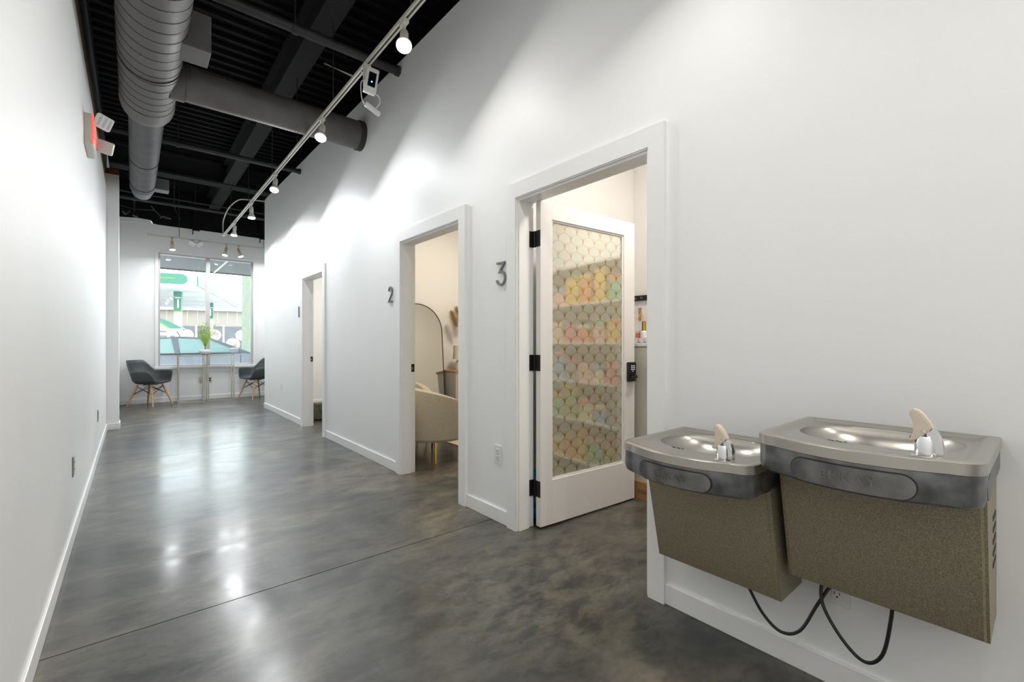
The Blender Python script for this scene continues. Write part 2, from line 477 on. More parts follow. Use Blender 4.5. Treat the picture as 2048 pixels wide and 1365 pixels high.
b = B(); box(b, LX - 0.12, LX, YB, 8.02, 0, 3.235)
struct('wall_left', b, 'wall_paint', 'tall white painted wall along the side opposite the doorways')
struct('trim_1', bx(LX - 0.10, LX - 0.012, YB, 8.02, 3.235, 3.43), 'raw_wood', 'bare wooden strip along the top of the white wall', 'trim')
struct('wall_left_upper', bx(LX - 0.12, LX - 0.006, YB, 8.33, 3.43, 3.80), 'dark_board', 'dark grey board band above the bare wooden strip')
struct('wall_left_deck', bx(LX - 0.12, LX - 0.03, YB, FY, 3.80, DECK), 'black_paint', 'black painted band of wall just under the roof deck')
struct('wall_left_far', bx(LX - 0.12, LX, 8.32, FY, 0, 3.80), 'wall_paint', 'white wall beyond the narrow white pier')
pier = thing('wall_left_pier', 'narrow white pier jutting from the wall before the front room', 'pier', (-0.2, 8.15, 0), kind='structure')
obj('pier_body', bx(LX - 0.12, -0.145, 8.02, 8.32, 0.0, 3.40), 'wall_paint', pier, world=True)
obj('base_trim', bx(LX, -0.133, 8.006, 8.32, 0.0, 0.085, bev=0.003), 'trim_paint', pier, world=True)
obj('top_plate', bx(LX - 0.12, -0.145, 8.02, 8.32, 3.40, 3.475), 'red_wood', pier, world=True, label='reddish brown wooden top plate')

# far wall with the shop window
W0, W1, WZ0, WZ1 = 0.372, 2.005, 0.690, 2.925
V0, V1, VZ0 = 2.75, 4.75, 0.10
b = B()
box(b, LX - 0.12, W0, FY, FY + 0.14, 0, 3.46); box(b, W1, V0, FY, FY + 0.14, 0, 3.46); box(b, V1, 5.6, FY, FY + 0.14, 0, 3.46)
box(b, V0, V1, FY, FY + 0.14, 0, VZ0); box(b, V0, V1, FY, FY + 0.14, WZ1, 3.46)
box(b, W0, W1, FY, FY + 0.14, 0, WZ0); box(b, W0, W1, FY, FY + 0.14, WZ1, 3.46)
struct('wall_far', b, 'wall_paint', 'white end wall around the big shop window')
b = B()
jag = [(LX - 0.1, 3.50), (-0.05, 3.52), (0.10, 3.535), (0.27, 3.525), (0.30, 3.47), (0.36, 3.455), (0.60, 3.452), (1.1, 3.455), (1.8, 3.45), (5.6, 3.45)]
prism(b, jag + [(5.6, DECK), (LX - 0.1, DECK)], 'Y', FY - 0.004, FY + 0.1)
struct('wall_far_upper', b, 'black_paint', 'black painted board above the end wall with a ragged lower edge')
struct('wall_far_patch', prism(B(), [(LX, 3.44), (0.30, 3.44), (0.28, 3.475), (0.25, 3.52), (0.06, 3.53), (LX, 3.50)], 'Y', FY - 0.010, FY), 'wall_paint',
       'torn white wallboard edge at the top corner of the end wall')
struct('wall_outer', bx(5.14, 5.26, YB - 0.12, FY, 0, DECK + 0.05), 'black_paint', 'outer wall of the building beyond the side rooms')
struct('wall_back', bx(LX - 0.12, 5.14, YB - 0.12, YB, 0, DECK), 'wall_paint', 'white wall closing the corridor behind the viewer')
struct('wall_alcove', bx(4.9, 5.02, 8.94, FY, 0, DECK), 'wall_paint', 'white side wall of the front seating area')
# rooms behind the doorways
def rooms():
    X2 = 4.9
    struct('wall_room_end', bx(WB, X2, 8.94, 9.066, 0, 3.7), 'room_paint', 'end wall of the first room beside the seating area')
    struct('wall_room_divider', bx(WB, X2, 5.35, 5.47, 0, 3.3), 'room_paint', 'cream partition behind the arched mirror')
    struct('wall_room_divider', bx(WB, X2, 2.38, 2.50, 0, 3.3), 'room_paint', 'partition between the second and third rooms')
    struct('wall_room_side', bx(WB, X2, -0.62, -0.50, 0, 3.3), 'room_paint', 'side wall of the third room')
    struct('wall_room_back', bx(X2, X2 + 0.12, 2.44, 9.0, 0, 3.3), 'room_paint', 'back wall of the first and second rooms')
    struct('wall_room_back', bx(3.40, 3.50, -0.5, 2.38, 0, 3.3), 'room_paint', 'back wall of the third room with the black hook rail')
    struct('ceiling_room', bx(WB, X2 + 0.12, -0.62, 9.066, 3.0, 3.06), 'room_paint', 'plain white ceiling of the three side rooms', 'ceiling')
rooms()
def room_light(k, x, y, col):
    t = thing('ceiling_light', {'1': 'round flush ceiling light in the first room', '2': 'round flush ceiling light in the second room',
              '3': 'round flush ceiling light in the third room'}[k], 'ceiling light', (x, y, 3.0), group='flush lights of the side rooms')
    obj('rim', lathe(B(), [(0.20, -0.03), (0.20, 0.0), (0.17, 0.0), (0.17, -0.03)]), 'white_plastic', t, smooth=True)
    mm = M['lamp_lens'].copy(); mm.name = 'room_lens_' + k
    p = mm.node_tree.nodes['Principled BSDF']; p.inputs['Emission Color'].default_value = (*col, 1); p.inputs['Emission Strength'].default_value = 6
    M['room_lens_' + k] = mm
    obj('diffuser', lathe(B(), [(0.17, -0.02), (0.12, -0.045), (0.001, -0.055)]), 'room_lens_' + k, t, smooth=True)
    l = bpy.data.lights.new('room_bulb', 'AREA'); l.shape = 'DISK'; l.size = 0.36; l.energy = ROOM_W[k]; l.color = col
    o = bpy.data.objects.new('room_bulb', l); COL.objects.link(o); o.parent = t; o.location = (0, 0, -0.065)
room_light('1', 3.2, 7.3, (1.0, 0.985, 0.95))
room_light('2', 3.2, 4.0, (1.0, 0.89, 0.75))
room_light('3', 2.6, 1.1, (1.0, 0.94, 0.88))

# roof deck: corrugated sheet, ribs across the corridor
b = B(); pts = []; y = YB
while y < FY:
    pts += [(y, DECK), (y + 0.085, DECK), (y + 0.10, DECK - 0.038), (y + 0.14, DECK - 0.038)]; y += 0.155
pts.append((FY + 0.1, DECK))
lo = [(b.verts.new((-0.6, p[0], p[1])), b.verts.new((5.6, p[0], p[1]))) for p in pts]
for a, c in zip(lo, lo[1:]): b.faces.new((a[0], a[1], c[1], c[0]))
hi = [b.verts.new(q) for q in ((-0.6, YB, DECK + 0.08), (5.6, YB, DECK + 0.08), (5.6, FY + 0.1, DECK + 0.08), (-0.6, FY + 0.1, DECK + 0.08))]
b.faces.new(hi)
struct('ceiling', b, 'black_paint', 'black corrugated metal roof deck over the corridor', 'ceiling')
def ibeam(bm, axis, c, a, e, zb, zt, w, tf=0.03, tw=0.03):
    poly = [(c - w / 2, zb), (c + w / 2, zb), (c + w / 2, zb + tf), (c + tw / 2, zb + tf), (c + tw / 2, zt - tf), (c + w / 2, zt - tf), (c + w / 2, zt),
            (c - w / 2, zt), (c - w / 2, zt - tf), (c - tw / 2, zt - tf), (c - tw / 2, zb + tf), (c - w / 2, zb + tf)]
    prism(bm, poly, 'Y' if axis == 'Y' else 'X', a, e)
b = B(); ibeam(b, 'Y', 1.255, YB, FY, 3.85, 4.18, 0.18, 0.035, 0.06)
struct('beam', b, 'fireproof_black', 'rough black fireproofed beam running along the corridor', 'beam')
b = B(); ibeam(b, 'X', 9.08, -0.3, 5.0, 3.83, 4.18, 0.24, 0.035, 0.06)
struct('beam', b, 'fireproof_black', 'rough black fireproofed beam crossing before the front room', 'beam')
b = B(); ibeam(b, 'X', 1.9, -0.3, 5.0, 3.87, 4.18, 0.20, 0.035, 0.05)
struct('beam', b, 'fireproof_black', 'rough black fireproofed beam crossing overhead near the drinking fountains', 'beam')
for x, lb in ((0.93, 'black steel post above the middle of the shop window'), (2.13, 'black steel post above the side of the shop window')):
    b = B(); box(b, x, x + 0.11, FY - 0.06, FY - 0.01, 3.43, 3.86); box(b, x - 0.015, x + 0.0, FY - 0.06, FY - 0.045, 3.34, 3.6)
    struct('beam', b, 'black_paint', lb, 'beam')

# baseboards
def baseboard(name, x0, x1, y0, y1, label):
    struct(name, bx(x0, x1, y0, y1, 0, 0.088, bev=0.003), 'trim_paint', label, 'baseboard')
C = 0.083
baseboard('baseboard_right', WX - 0.014, WX, YB, DOORS[3][0] - C, 'white baseboard under the drinking fountains')
baseboard('baseboard_right', WX - 0.014, WX, DOORS[3][1] + C, DOORS[2][0] - C, 'short white baseboard between doorways 2 and 3')
baseboard('baseboard_right', WX - 0.014, WX, DOORS[2][1] + C, DOORS[1][0] - C, 'white baseboard between doorways 1 and 2')
baseboard('baseboard_right', WX - 0.014, WX, DOORS[1][1] + C, 9.066, 'white baseboard beyond doorway 1')
baseboard('baseboard_left', LX, LX + 0.012, YB, 8.006, 'long white baseboard along the plain white wall')
baseboard('baseboard_far', LX, 4.9, FY - 0.012, FY, 'white baseboard under the shop window')
baseboard('baseboard_room', WB, 4.9, 8.928, 8.94, 'white baseboard in the first room behind the olive bag')
baseboard('baseboard_room', WB, 4.9, 5.338, 5.35, 'white baseboard below the arched mirror')

# door frames (casing with mitred corners, jambs, stops)
for k, (y0, y1) in DOORS.items():
    t = thing('trim_%d' % (k + 1), {1: 'white casing and jambs of the far doorway marked 1', 2: 'white casing and jambs of the middle doorway marked 2',
              3: 'white casing and jambs of the near doorway marked 3'}[k], 'door frame', (WX, (y0 + y1) / 2, 0), kind='structure')
    a, c, z = y0 - 0.002, y1 + 0.002, HEAD - 0.008
    a2, c2, z2 = y0 - C, y1 + C, HEAD + C
    X0 = WX - 0.024
    obj('casing', prism(B(), [(a, 0), (a, z), (a2, z2), (a2, 0)], 'X', X0, WX), 'trim_paint', t, world=True)
    obj('casing', prism(B(), [(c, 0), (c, z), (c2, z2), (c2, 0)], 'X', X0, WX), 'trim_paint', t, world=True)
    obj('head_casing', prism(B(), [(a, z), (c, z), (c2, z2), (a2, z2)], 'X', X0, WX), 'trim_paint', t, world=True)
    obj('jamb', bx(X0 + 0.006, WB + 0.002, y0 - 0.001, y0 + 0.004, 0, HEAD), 'trim_paint', t, world=True)
    obj('jamb', bx(X0 + 0.006, WB + 0.002, y1 - 0.004, y1 + 0.001, 0, HEAD), 'trim_paint', t, world=True)
    obj('head_jamb', bx(X0 + 0.006, WB + 0.008, y0, y1, HEAD - 0.014, HEAD), 'trim_paint', t, world=True)
    for yy in ((y0 + 0.004, y0 + 0.015), (y1 - 0.015, y1 - 0.004)):
        obj('stop', bx(X0 + 0.02, WB - 0.042, yy[0], yy[1], 0, HEAD - 0.014), 'trim_paint', t, world=True)
    obj('head_stop', bx(X0 + 0.02, WB - 0.042, y0 + 0.015, y1 - 0.015, HEAD - 0.026, HEAD - 0.014), 'trim_paint', t, world=True)
    if k < 3:
        sp = obj('strike_plate', bx(WB - 0.036, WB - 0.006, y1 - 0.0065, y1 - 0.004, 0.895, 0.965, bev=0.001), 'bronze', t, world=True, label='dark bronze strike plate')
        o = obj('latch_hole', bx(WB - 0.031, WB - 0.023, y1 - 0.0071, y1 - 0.0064, 0.915, 0.938), 'gold_metal', sp); o.location = -t.location

# ------------------------------------------------------------------ glazed doors
def leaf_parts(t, hinges=True):
    """leaf in local coordinates: hinge edge at x=0, corridor-side face at y=0, thickness to +y"""
    T, Wd, H0, H1 = 0.044, 0.904, 0.012, 2.030
    gx0, gx1, gz0, gz1 = 0.108, 0.776, 0.300, 1.916
    obj('stile', bx(0, gx0 - 0.012, 0, T, H0, H1, bev=0.0015), 'door_paint', t)
    obj('stile', bx(gx1 + 0.012, Wd, 0, T, H0, H1, bev=0.0015), 'door_paint', t)
    obj('rail', bx(gx0 - 0.012, gx1 + 0.012, 0, T, gz1 + 0.012, H1), 'door_paint', t)
    obj('rail', bx(gx0 - 0.012, gx1 + 0.012, 0, T, H0, gz0 - 0.012), 'door_paint', t)
    for q in ([(gx0 - 0.012, gz0 - 0.012), (gx1 + 0.012, gz0 - 0.012), (gx1, gz0), (gx0, gz0)], [(gx0 - 0.012, gz1 + 0.012), (gx1 + 0.012, gz1 + 0.012), (gx1, gz1), (gx0, gz1)],
              [(gx0 - 0.012, gz0 - 0.012), (gx0 - 0.012, gz1 + 0.012), (gx0, gz1), (gx0, gz0)], [(gx1 + 0.012, gz0 - 0.012), (gx1 + 0.012, gz1 + 0.012), (gx1, gz1), (gx1, gz0)]):
        obj('glazing_bead', prism(B(), q, 'Y', 0.010, T - 0.010), 'door_paint', t)
    o = obj('glass_pane', bx(0, gx1 - gx0, 0, 0.006, 0, gz1 - gz0), 'fan_film', t, label='glass printed with rows of gold edged fans')
    o.location = (gx0, 0.018, gz0)
    if not hinges: return
    for z in (1.800, 1.027, 0.244):
        h = obj('hinge', bx(-0.003, 0.0, 0.002, 0.056, z - 0.05, z + 0.05), 'bronze', t, label='black butt hinge')
        b = B(); cyl(b, (-0.002, 0.058, z - 0.05), (-0.002, 0.058, z + 0.05), 0.0075, n=12)
        obj('barrel', b, 'bronze', h, smooth=True)
        o = obj('hinge_leaf', bx(-0.048, 0.0, 0.0675, 0.0705, z - 0.05, z + 0.05), 'bronze', h)
        cyl_b = B()
        for dz in (-0.03, 0.0, 0.03): cyl(cyl_b, (-0.030, 0.0678, z + dz), (-0.030, 0.0665, z + dz), 0.0035, n=8)
        obj('screw', cyl_b, 'black_plastic', h)

d3 = thing('door_3', 'white glazed door standing open in doorway 3, glass printed with fans', 'door', (1.925, 2.022, 0), math.atan2(-0.052, 0.905), kind='structure')
leaf_parts(d3)
lk = obj('keypad_lock', bx(0.813, 0.894, -0.026, 0.0, 0.872, 1.012, bev=0.006), 'black_plastic', d3, smooth=True, label='black keypad lock with lever')
for r in range(4):
    for c in range(3):
        if r == 3 and c != 1: continue
        x, z = 0.838 + c * 0.0155, 0.986 - r * 0.0125
        b = bx(x - 0.0028, x + 0.0028, -0.0268, -0.0258, z - 0.0028, z + 0.0028)
        obj('key', b, 'key_print', lk)
obj('key_window', bx(0.826, 0.882, -0.0264, -0.0255, 0.925, 1.004), 'black_gloss', lk)
b = B(); cyl(b, (0.866, -0.026, 0.908), (0.866, -0.050, 0.908), 0.011, n=14)
tube(b, [(0.866, -0.048, 0.908), (0.845, -0.052, 0.909), (0.80, -0.052, 0.906)], [0.009, 0.009, 0.007], n=10)
obj('lever', b, 'bronze', lk, smooth=True)
b = B(); cyl(b, (0.866, 0.044, 0.908), (0.866, 0.070, 0.908), 0.011, n=14); tube(b, [(0.866, 0.068, 0.908), (0.90, 0.072, 0.908), (0.955, 0.072, 0.906)], [0.011, 0.010, 0.012], n=10)
obj('inner_lever', b, 'bronze', lk, smooth=True)

d2 = thing('door_2', 'white glazed door folded back inside the second room', 'door', (1.945, 2.700, 0), 0.0, kind='structure')
leaf_parts(d2, hinges=False)
b = B(); cyl(b, (0.84, 0.0, 0.93), (0.84, -0.05, 0.93), 0.012); tube(b, [(0.84, -0.05, 0.93), (0.76, -0.05, 0.93)], 0.008)
obj('lever', b, 'bronze', d2, smooth=True)

# ------------------------------------------------------------------ shop window
win = thing('window_1', 'large two-pane shop window in the white end wall', 'window', (1.19, FY, WZ0), kind='structure')
mw0, mw1 = 1.148, 1.217
def wb(*a, **k): return bx(*a, **k)
f = 0.035
obj('frame_stile', wb(W0, W0 + f, FY + 0.02, FY + 0.11, WZ0, WZ1), 'alu_frame', win, world=True)
obj('frame_stile', wb(W1 - f, W1, FY + 0.02, FY + 0.11, WZ0, WZ1), 'alu_frame', win, world=True)
obj('frame_rail', wb(W0 + f, W1 - f, FY + 0.02, FY + 0.11, WZ0, WZ0 + f), 'alu_frame', win, world=True)
obj('frame_rail', wb(W0 + f, W1 - f, FY + 0.02, FY + 0.11, WZ1 - f, WZ1), 'alu_frame', win, world=True)
obj('mullion', wb(mw0, mw1, FY - 0.002, FY + 0.11, WZ0 + f, WZ1 - f), 'alu_frame', win, world=True)
obj('glass_pane', wb(W0 + f, mw0, FY + 0.070, FY + 0.076, WZ0 + f, WZ1 - f), 'clear_glass', win, world=True)
obj('glass_pane', wb(mw1, W1 - f, FY + 0.070, FY + 0.076, WZ0 + f, WZ1 - f), 'clear_glass', win, world=True)
cw = 0.045
obj('casing', wb(W0 - cw, W0 + 0.004, FY - 0.016, FY, WZ0 - cw, WZ1 + cw), 'trim_paint', win, world=True)
obj('casing', wb(W1 - 0.004, W1 + cw, FY - 0.016, FY, WZ0 - cw, WZ1 + cw), 'trim_paint', win, world=True)
obj('head_casing', wb(W0 + 0.004, W1 - 0.004, FY - 0.016, FY, WZ1 - 0.004, WZ1 + cw), 'trim_paint', win, world=True)
obj('sill', wb(W0 - cw - 0.01, W1 + cw + 0.01, FY - 0.035, FY + 0.02, WZ0 - cw, WZ0 + 0.004, bev=0.004), 'trim_paint', win, world=True)

win = thing('fill_window', 'unseen shopfront window added for daylight in the front seating area, past the wall corner', 'window', (3.75, FY, VZ0), kind='structure')  # hidden window, added so more daylight reaches the far end
for x0, x1 in ((V0, V0 + 0.05), ((V0 + V1) / 2 - 0.03, (V0 + V1) / 2 + 0.03), (V1 - 0.05, V1)): obj('frame_stile', bx(x0, x1, FY + 0.02, FY + 0.11, VZ0, WZ1), 'alu_frame', win, world=True)
for z0, z1 in ((VZ0, VZ0 + 0.06), (WZ1 - 0.05, WZ1)): obj('frame_rail', bx(V0, V1, FY + 0.03, FY + 0.10, z0, z1), 'alu_frame', win, world=True)
for x0, x1 in ((V0 + 0.05, (V0 + V1) / 2 - 0.03), ((V0 + V1) / 2 + 0.03, V1 - 0.05)): obj('glass_pane', bx(x0, x1, FY + 0.07, FY + 0.076, VZ0 + 0.06, WZ1 - 0.05), 'clear_glass', win, world=True)

# ------------------------------------------------------------------ ducts
ZD, XD = 3.285, 0.099
R1, R2 = 0.190, 0.131
duct = thing('spiral_duct', 'dark grey spiral duct hanging over the corridor with a branch into the wall', 'duct', (XD, 4.0, ZD))
def ringtube(prof, n=48, axis_y=True):
    return lathe(B(), prof, (0, 0, 0), n, Matrix.Rotation(-PI / 2, 3, 'X'))
def helix(r, y0, y1, pitch, w, rr, n=40):
    pts = []; k = 0; N = int((y1 - y0) / pitch * n)
    for i in range(N + 1):
        a = 2 * PI * i / n; pts.append((r * math.cos(a), y0 + pitch * i / n, r * math.sin(a)))
    return tube(B(), pts, rr, n=4)
m1 = obj('main_duct', ringtube([(R1, YB - 4.0), (R1, 5.02 - 4.0)]), 'duct_paint', duct, smooth=True)
obj('spiral_seam', helix(R1 - 0.0015, YB - 4.0 + 0.1, 1.0, 0.125, 0, 0.0045), 'duct_seam', m1)
rd = obj('reducer', ringtube([(R1 + 0.003, 0.97), (R1 + 0.003, 1.14), (R1 * 0.985, 1.20), (R1 * 0.93, 1.245), (R2 + 0.018, 1.285), (R2 + 0.004, 1.30), (R2 + 0.004, 1.34)]), 'duct_paint', duct, smooth=True)
b = B(); pr = [(R2, 1.30)]; y = 1.34
while y < 3.86:
    pr += [(R2, y), (R2 + 0.0035, y + 0.010), (R2, y + 0.020)]; y += 0.034
pr += [(R2, 3.88)]
obj('ribbed_duct', ringtube(pr, 40), 'duct_ribbed', duct, smooth=True)
obj('end_cap', ringtube([(R2 + 0.004, 3.86), (R2 + 0.006, 3.95), (R2 - 0.004, 3.97), (R2 - 0.02, 4.24), (0.001, 4.245)], 40), 'duct_ribbed', duct, smooth=True)
RB = 0.137
b = B(); pr = []; x = R1 - 0.05
while x < 1.66: pr += [(RB, x), (RB + 0.002, x + 0.007), (RB, x + 0.014)]; x += 0.022
pr.append((RB, 1.685))
lathe(b, pr, (0, 0.575, 0), 40, Matrix.Rotation(PI / 2, 3, 'Y'))
obj('branch_duct', b, 'duct_paint', duct, smooth=True)
b = B(); cyl(b, (R1 - 0.06, 0.575, 0), (R1 + 0.035, 0.575, 0), RB + 0.012, n=40)
obj('branch_collar', b, 'duct_paint', duct, smooth=True)
b = B(); cyl(b, (1.662, 0.575, 0), (1.712, 0.575, 0), RB + 0.010, n=40)
obj('wall_collar', b, 'pipe_paint', duct, smooth=True)
obj('takeoff_box', bx(0.12, 0.32, -0.24, -0.01, -0.115, 0.14, bev=0.003), 'duct_paint', duct)
obj('takeoff_box', bx(0.09, 0.28, 3.72, 3.90, -0.06, 0.09, bev=0.003), 'duct_ribbed', duct)
for y in (-1.6, 0.30, 1.33, 2.7, 3.72):
    b = B(); r = (R1 if y < 1.2 else R2) + 0.004
    cyl(b, (r, y, 0), (r, y, DECK - ZD - 0.01), 0.006, n=8); cyl(b, (-r, y, 0), (-r, y, DECK - ZD - 0.01), 0.006, n=8)
    tube(b, [(r * math.cos(a), y, r * math.sin(a)) for a in [-PI * k / 16 for k in range(17)]], 0.004, n=6)
    obj('strap_hanger', b, 'pipe_paint', duct)

def pipe(y, z, r, x0, x1, hang, label):
    t = thing('steel_pipe', label, 'pipe', ((x0 + x1) / 2, y, z))
    b = B(); cyl(b, (x0, y, z), (x1, y, z), r, n=20); obj('pipe_run', b, 'pipe_paint', t, smooth=True, world=True)
    for x in hang:
        b = B(); cyl(b, (x, y, z), (x, y, DECK - 0.02), 0.007, n=8); cyl(b, (x - 0.02, y, z), (x + 0.02, y, z), r + 0.008, n=16)
        obj('pipe_hanger', b, 'pipe_paint', t, smooth=True, world=True)
    b = B(); cyl(b, (x1 - 0.03, y, z), (x1, y, z), r + 0.006, n=20); obj('wall_sleeve', b, 'pipe_paint', t, smooth=True, world=True)
    return t
pipe(3.715, 3.56, 0.038, LX, WX - 0.002, (0.95,), 'thick black pipe crossing overhead between the camera and the branch duct')
pipe(6.80, 3.57, 0.032, LX, WX - 0.002, (0.42,), 'black pipe crossing above the ribbed end of the duct')
pipe(9.80, 3.56, 0.030, LX, 4.8, (0.02, 0.55), 'black pipe crossing overhead in the front room')
pipe(10.35, 3.80, 0.014, LX, 4.8, (0.9,), 'thin black conduit crossing the front room ceiling')
b = B(); tube(b, [(0.62, FY - 0.3, DECK - 0.04), (0.60, FY - 0.2, 3.85), (0.66, FY - 0.12, 3.70), (0.72, FY - 0.1, 3.58)], 0.005)
tag(obj('loose_cable', b, 'rubber_cord'), 'loose black cable dangling from the deck above the shop window', 'cable')
b = B(); tube(b, spline([(0.26, FY - 0.1, 3.78), (0.36, FY - 0.08, 3.66), (0.44, FY - 0.05, 3.60), (0.58, FY - 0.05, 3.585), (0.46, FY - 0.05, 3.62), (0.40, FY - 0.05, 3.57)], 6), 0.004)
tag(obj('loose_wire', b, 'dull_metal'), 'thin pale wire curled against the black board in the corner', 'wire')

# black twin spotlight in the far corner
t = thing('black_spotlight', 'black twin-head spotlight hanging from a pipe in the far corner', 'spotlight', (0.02, 10.7, 3.72))
b = B(); cyl(b, (0, 0, 0.48), (0, 0, -0.16), 0.014, n=10); obj('stem', b, 'pipe_paint', t, smooth=True)
b = B(); tube(b, [(-0.20, 0, -0.10), (0, 0, -0.13), (0.30, 0, -0.10)], 0.008); obj('cross_arm', b, 'pipe_paint', t, smooth=True)
for x, ang in ((-0.07, 0.9), (0.03, 0.2)):
    b = B(); d = Vector((-math.sin(ang), -0.25, -math.cos(ang))).normalized(); p = Vector((x, 0, -0.17))
    cyl(b, p, p + d * 0.10, 0.026, 0.042, n=16); obj('lamp_head', b, 'black_plastic', t, smooth=True)

# ------------------------------------------------------------------ track lighting
TX, TZ = 1.28, 3.155
track = thing('track_rail', 'long cream lighting track hung beside the doorway wall', 'lighting track', (TX, 5.0, TZ))
b = B()
prism(b, [(-0.018, 0.0), (-0.018, -0.022), (-0.007, -0.022), (-0.007, -0.006), (0.007, -0.006), (0.007, -0.022), (0.018, -0.022), (0.018, 0.0)], 'Y', -8.8, 4.81)
obj('rail', b, 'cream_metal', track)
obj('rail_groove', bx(-0.0065, 0.0065, -8.78, 4.79, -0.016, -0.0065), 'groove_dark', track)
obj('end_feed', bx(-0.022, 0.022, 4.70, 4.84, -0.028, 0.006, bev=0.003), 'cream_metal', track)
for y in (-2.0, 0.4, 2.47, 3.85, 4.93, 6.0, 7.45, 9.0):
    b = B(); cyl(b, (0, y - 5, 0), (0, y - 5, DECK - TZ - 0.03), 0.0045, n=8); obj('drop_rod', b, 'pipe_paint', track)
b = B(); tube(b, spline([(1.28, 9.83, 3.16), (1.285, 9.92, 3.30), (1.30, 9.93, 3.47), (1.33, 9.55, 3.60), (1.42, 9.15, 3.665), (1.60, 9.14, 3.70), (WX, 9.03, 3.69)], 6), 0.010)
tag(obj('flexible_conduit', b, 'cream_metal', smooth=True), 'white flexible conduit looping from the end of the long track to the wall top', 'conduit')

ftrack = thing('track_rail', 'cream lighting track hung across in front of the shop window', 'lighting track', (1.2, 10.6, 3.155))
b = B(); box(b, -1.01, 2.6, -0.017, 0.017, -0.02, 0.0); obj('rail', b, 'cream_metal', ftrack)
obj('rail_groove', bx(-1.0, 2.59, -0.006, 0.006, -0.021, -0.0195), 'groove_dark', ftrack)
for x in (-0.53, 0.9):
    b = B(); cyl(b, (x, 0, 0), (x, 0, DECK - 3.155 - 0.03), 0.0045, n=8); obj('drop_rod', b, 'pipe_paint', ftrack)

def track_head(pos, aim, label, metal='cream_metal', power=1.0, drop=0.10, group='lamps on the long track', lit=True):
    t = thing('track_lamp', label, 'track light', pos, group=group)
    obj('connector', bx(-0.017, 0.017, -0.035, 0.035, -0.045, -0.018, bev=0.004), metal, t)
    b = B(); tube(b, [(0, 0, -0.04), (0, 0, -drop)], [0.012, 0.009], n=10); obj('stem', b, metal, t, smooth=True)
    d = Vector(aim).normalized(); R = Vector((0, 0, -1)).rotation_difference(d).to_matrix(); p = Vector((0, 0, -drop))
    b = lathe(B(), [(0.008, 0.030), (0.022, 0.022), (0.026, 0.0), (0.026, -0.055), (0.024, -0.06)], p, 20, R); obj('socket', b, metal, t, smooth=True)
    bl = lathe(B(), [(0.020, -0.055), (0.024, -0.075), (0.040, -0.110), (0.0475, -0.130), (0.0475, -0.140), (0.044, -0.143)], p, 24, R)
    bulb = obj('bulb', bl, 'lamp_glass', t, smooth=True)
    obj('lens', lathe(B(), [(0.0445, -0.143), (0.03, -0.148), (0.001, -0.150)], p, 24, R), 'lamp_lens', bulb, smooth=True)
    if lit:
        l = bpy.data.lights.new('track_bulb', 'AREA'); l.shape = 'DISK'; l.size = 0.086; l.energy = LAMP_W * power; l.color = (1.0, 0.972, 0.935) if pos[1] < 3.5 else (0.95, 0.98, 1.0)
        o = bpy.data.objects.new('track_bulb', l); COL.objects.link(o); o.parent = t
        o.location = p + d * 0.156; o.rotation_mode = 'QUATERNION'; o.rotation_quaternion = Vector((0, 0, -1)).rotation_difference(d)
    return t
TT = (TX, 0, TZ)
for y, aim, lb, pw in ((2.56, (-0.20, -0.38, -0.70), 'lit track lamp hanging nearest the viewer, above the black pipe', 0.40),
                   (4.13, (-0.20, -0.36, -0.72), 'lit track lamp hanging in front of the branch duct', 0.70),
                   (5.84, (-0.16, -0.33, -0.76), 'lit track lamp third along the long track, beyond the branch duct', 0.95),
                   (7.25, (0.0, -0.12, -0.9), 'lit track lamp fourth along the long track, above the wall corner', 1.0),
                   (8.60, (-0.10, -0.10, -0.9), 'lit track lamp last along the long track near its conduit', 1.1),
                   (1.10, (-0.30, -0.20, -0.80), 'unseen fill lamp added on the track above the drinking fountains, out over the corridor', 0.40),  # from here on: out-of-view lamps added to fill the corridor
                   (-0.3, (-0.60, 0.10, -0.60), 'fill lamp added on the track behind the viewer, nearer the fountains', 0.9),
                   (-1.8, (-0.75, 0.15, -0.45), 'fill lamp added on the track behind the viewer, midway to the closing wall', 1.3),
                   (-3.3, (-0.60, 0.25, -0.45), 'fill lamp added on the track behind the viewer, by the closing wall', 1.5)):
    track_head((TX, y, TZ), aim, lb, power=pw)
for x, aim, lb, lit, mt in ((0.56, (0.05, -0.10, -0.9), 'lit beige track lamp above the corner pane of the shop window', True, 'beige_metal'),
                        (1.43, (-0.15, -0.12, -0.8), 'lit beige track lamp near the middle of the window track', True, 'beige_metal'),
                        (1.64, (0.22, -0.15, -0.75), 'beige track lamp tilted toward the front room, above the right-hand pane', True, 'beige_metal'),
                        (2.60, (-0.2, -0.1, -0.8), 'unseen beige fill lamp added past the wall corner, first in the seating area', True, 'beige_metal'),  # this and the next: hidden lamps added to brighten the front room
                        (3.40, (-0.3, -0.1, -0.8), 'unseen beige fill lamp added past the wall corner, second in the seating area', True, 'beige_metal')):
    track_head((x, 10.6, 3.155), aim, lb, mt, 0.6, 0.11, 'lamps on the window track', lit)
t = thing('floodlight', 'white twin-head floodlight on the window track', 'floodlight', (0.93, 10.6, 3.155), group=None)
b = B(); box(b, -0.035, 0.035, -0.03, 0.03, -0.055, -0.018, bev=0.006); obj('mount', b, 'white_plastic', t)
for s, yaw in ((-1, 0.5), (1, -0.6)):
    b = B(); box(b, -0.055, 0.055, -0.022, 0.022, -0.045, 0.045, bev=0.012)
    bmesh.ops.rotate(b, verts=b.verts, cent=(0, 0, 0), matrix=Matrix.Rotation(yaw, 3, 'Y') @ Matrix.Rotation(0.6, 3, 'X'))
    bmesh.ops.translate(b, verts=b.verts, vec=(s * 0.06, -0.02, -0.085)); obj('lamp_head', b, 'white_plastic', t)

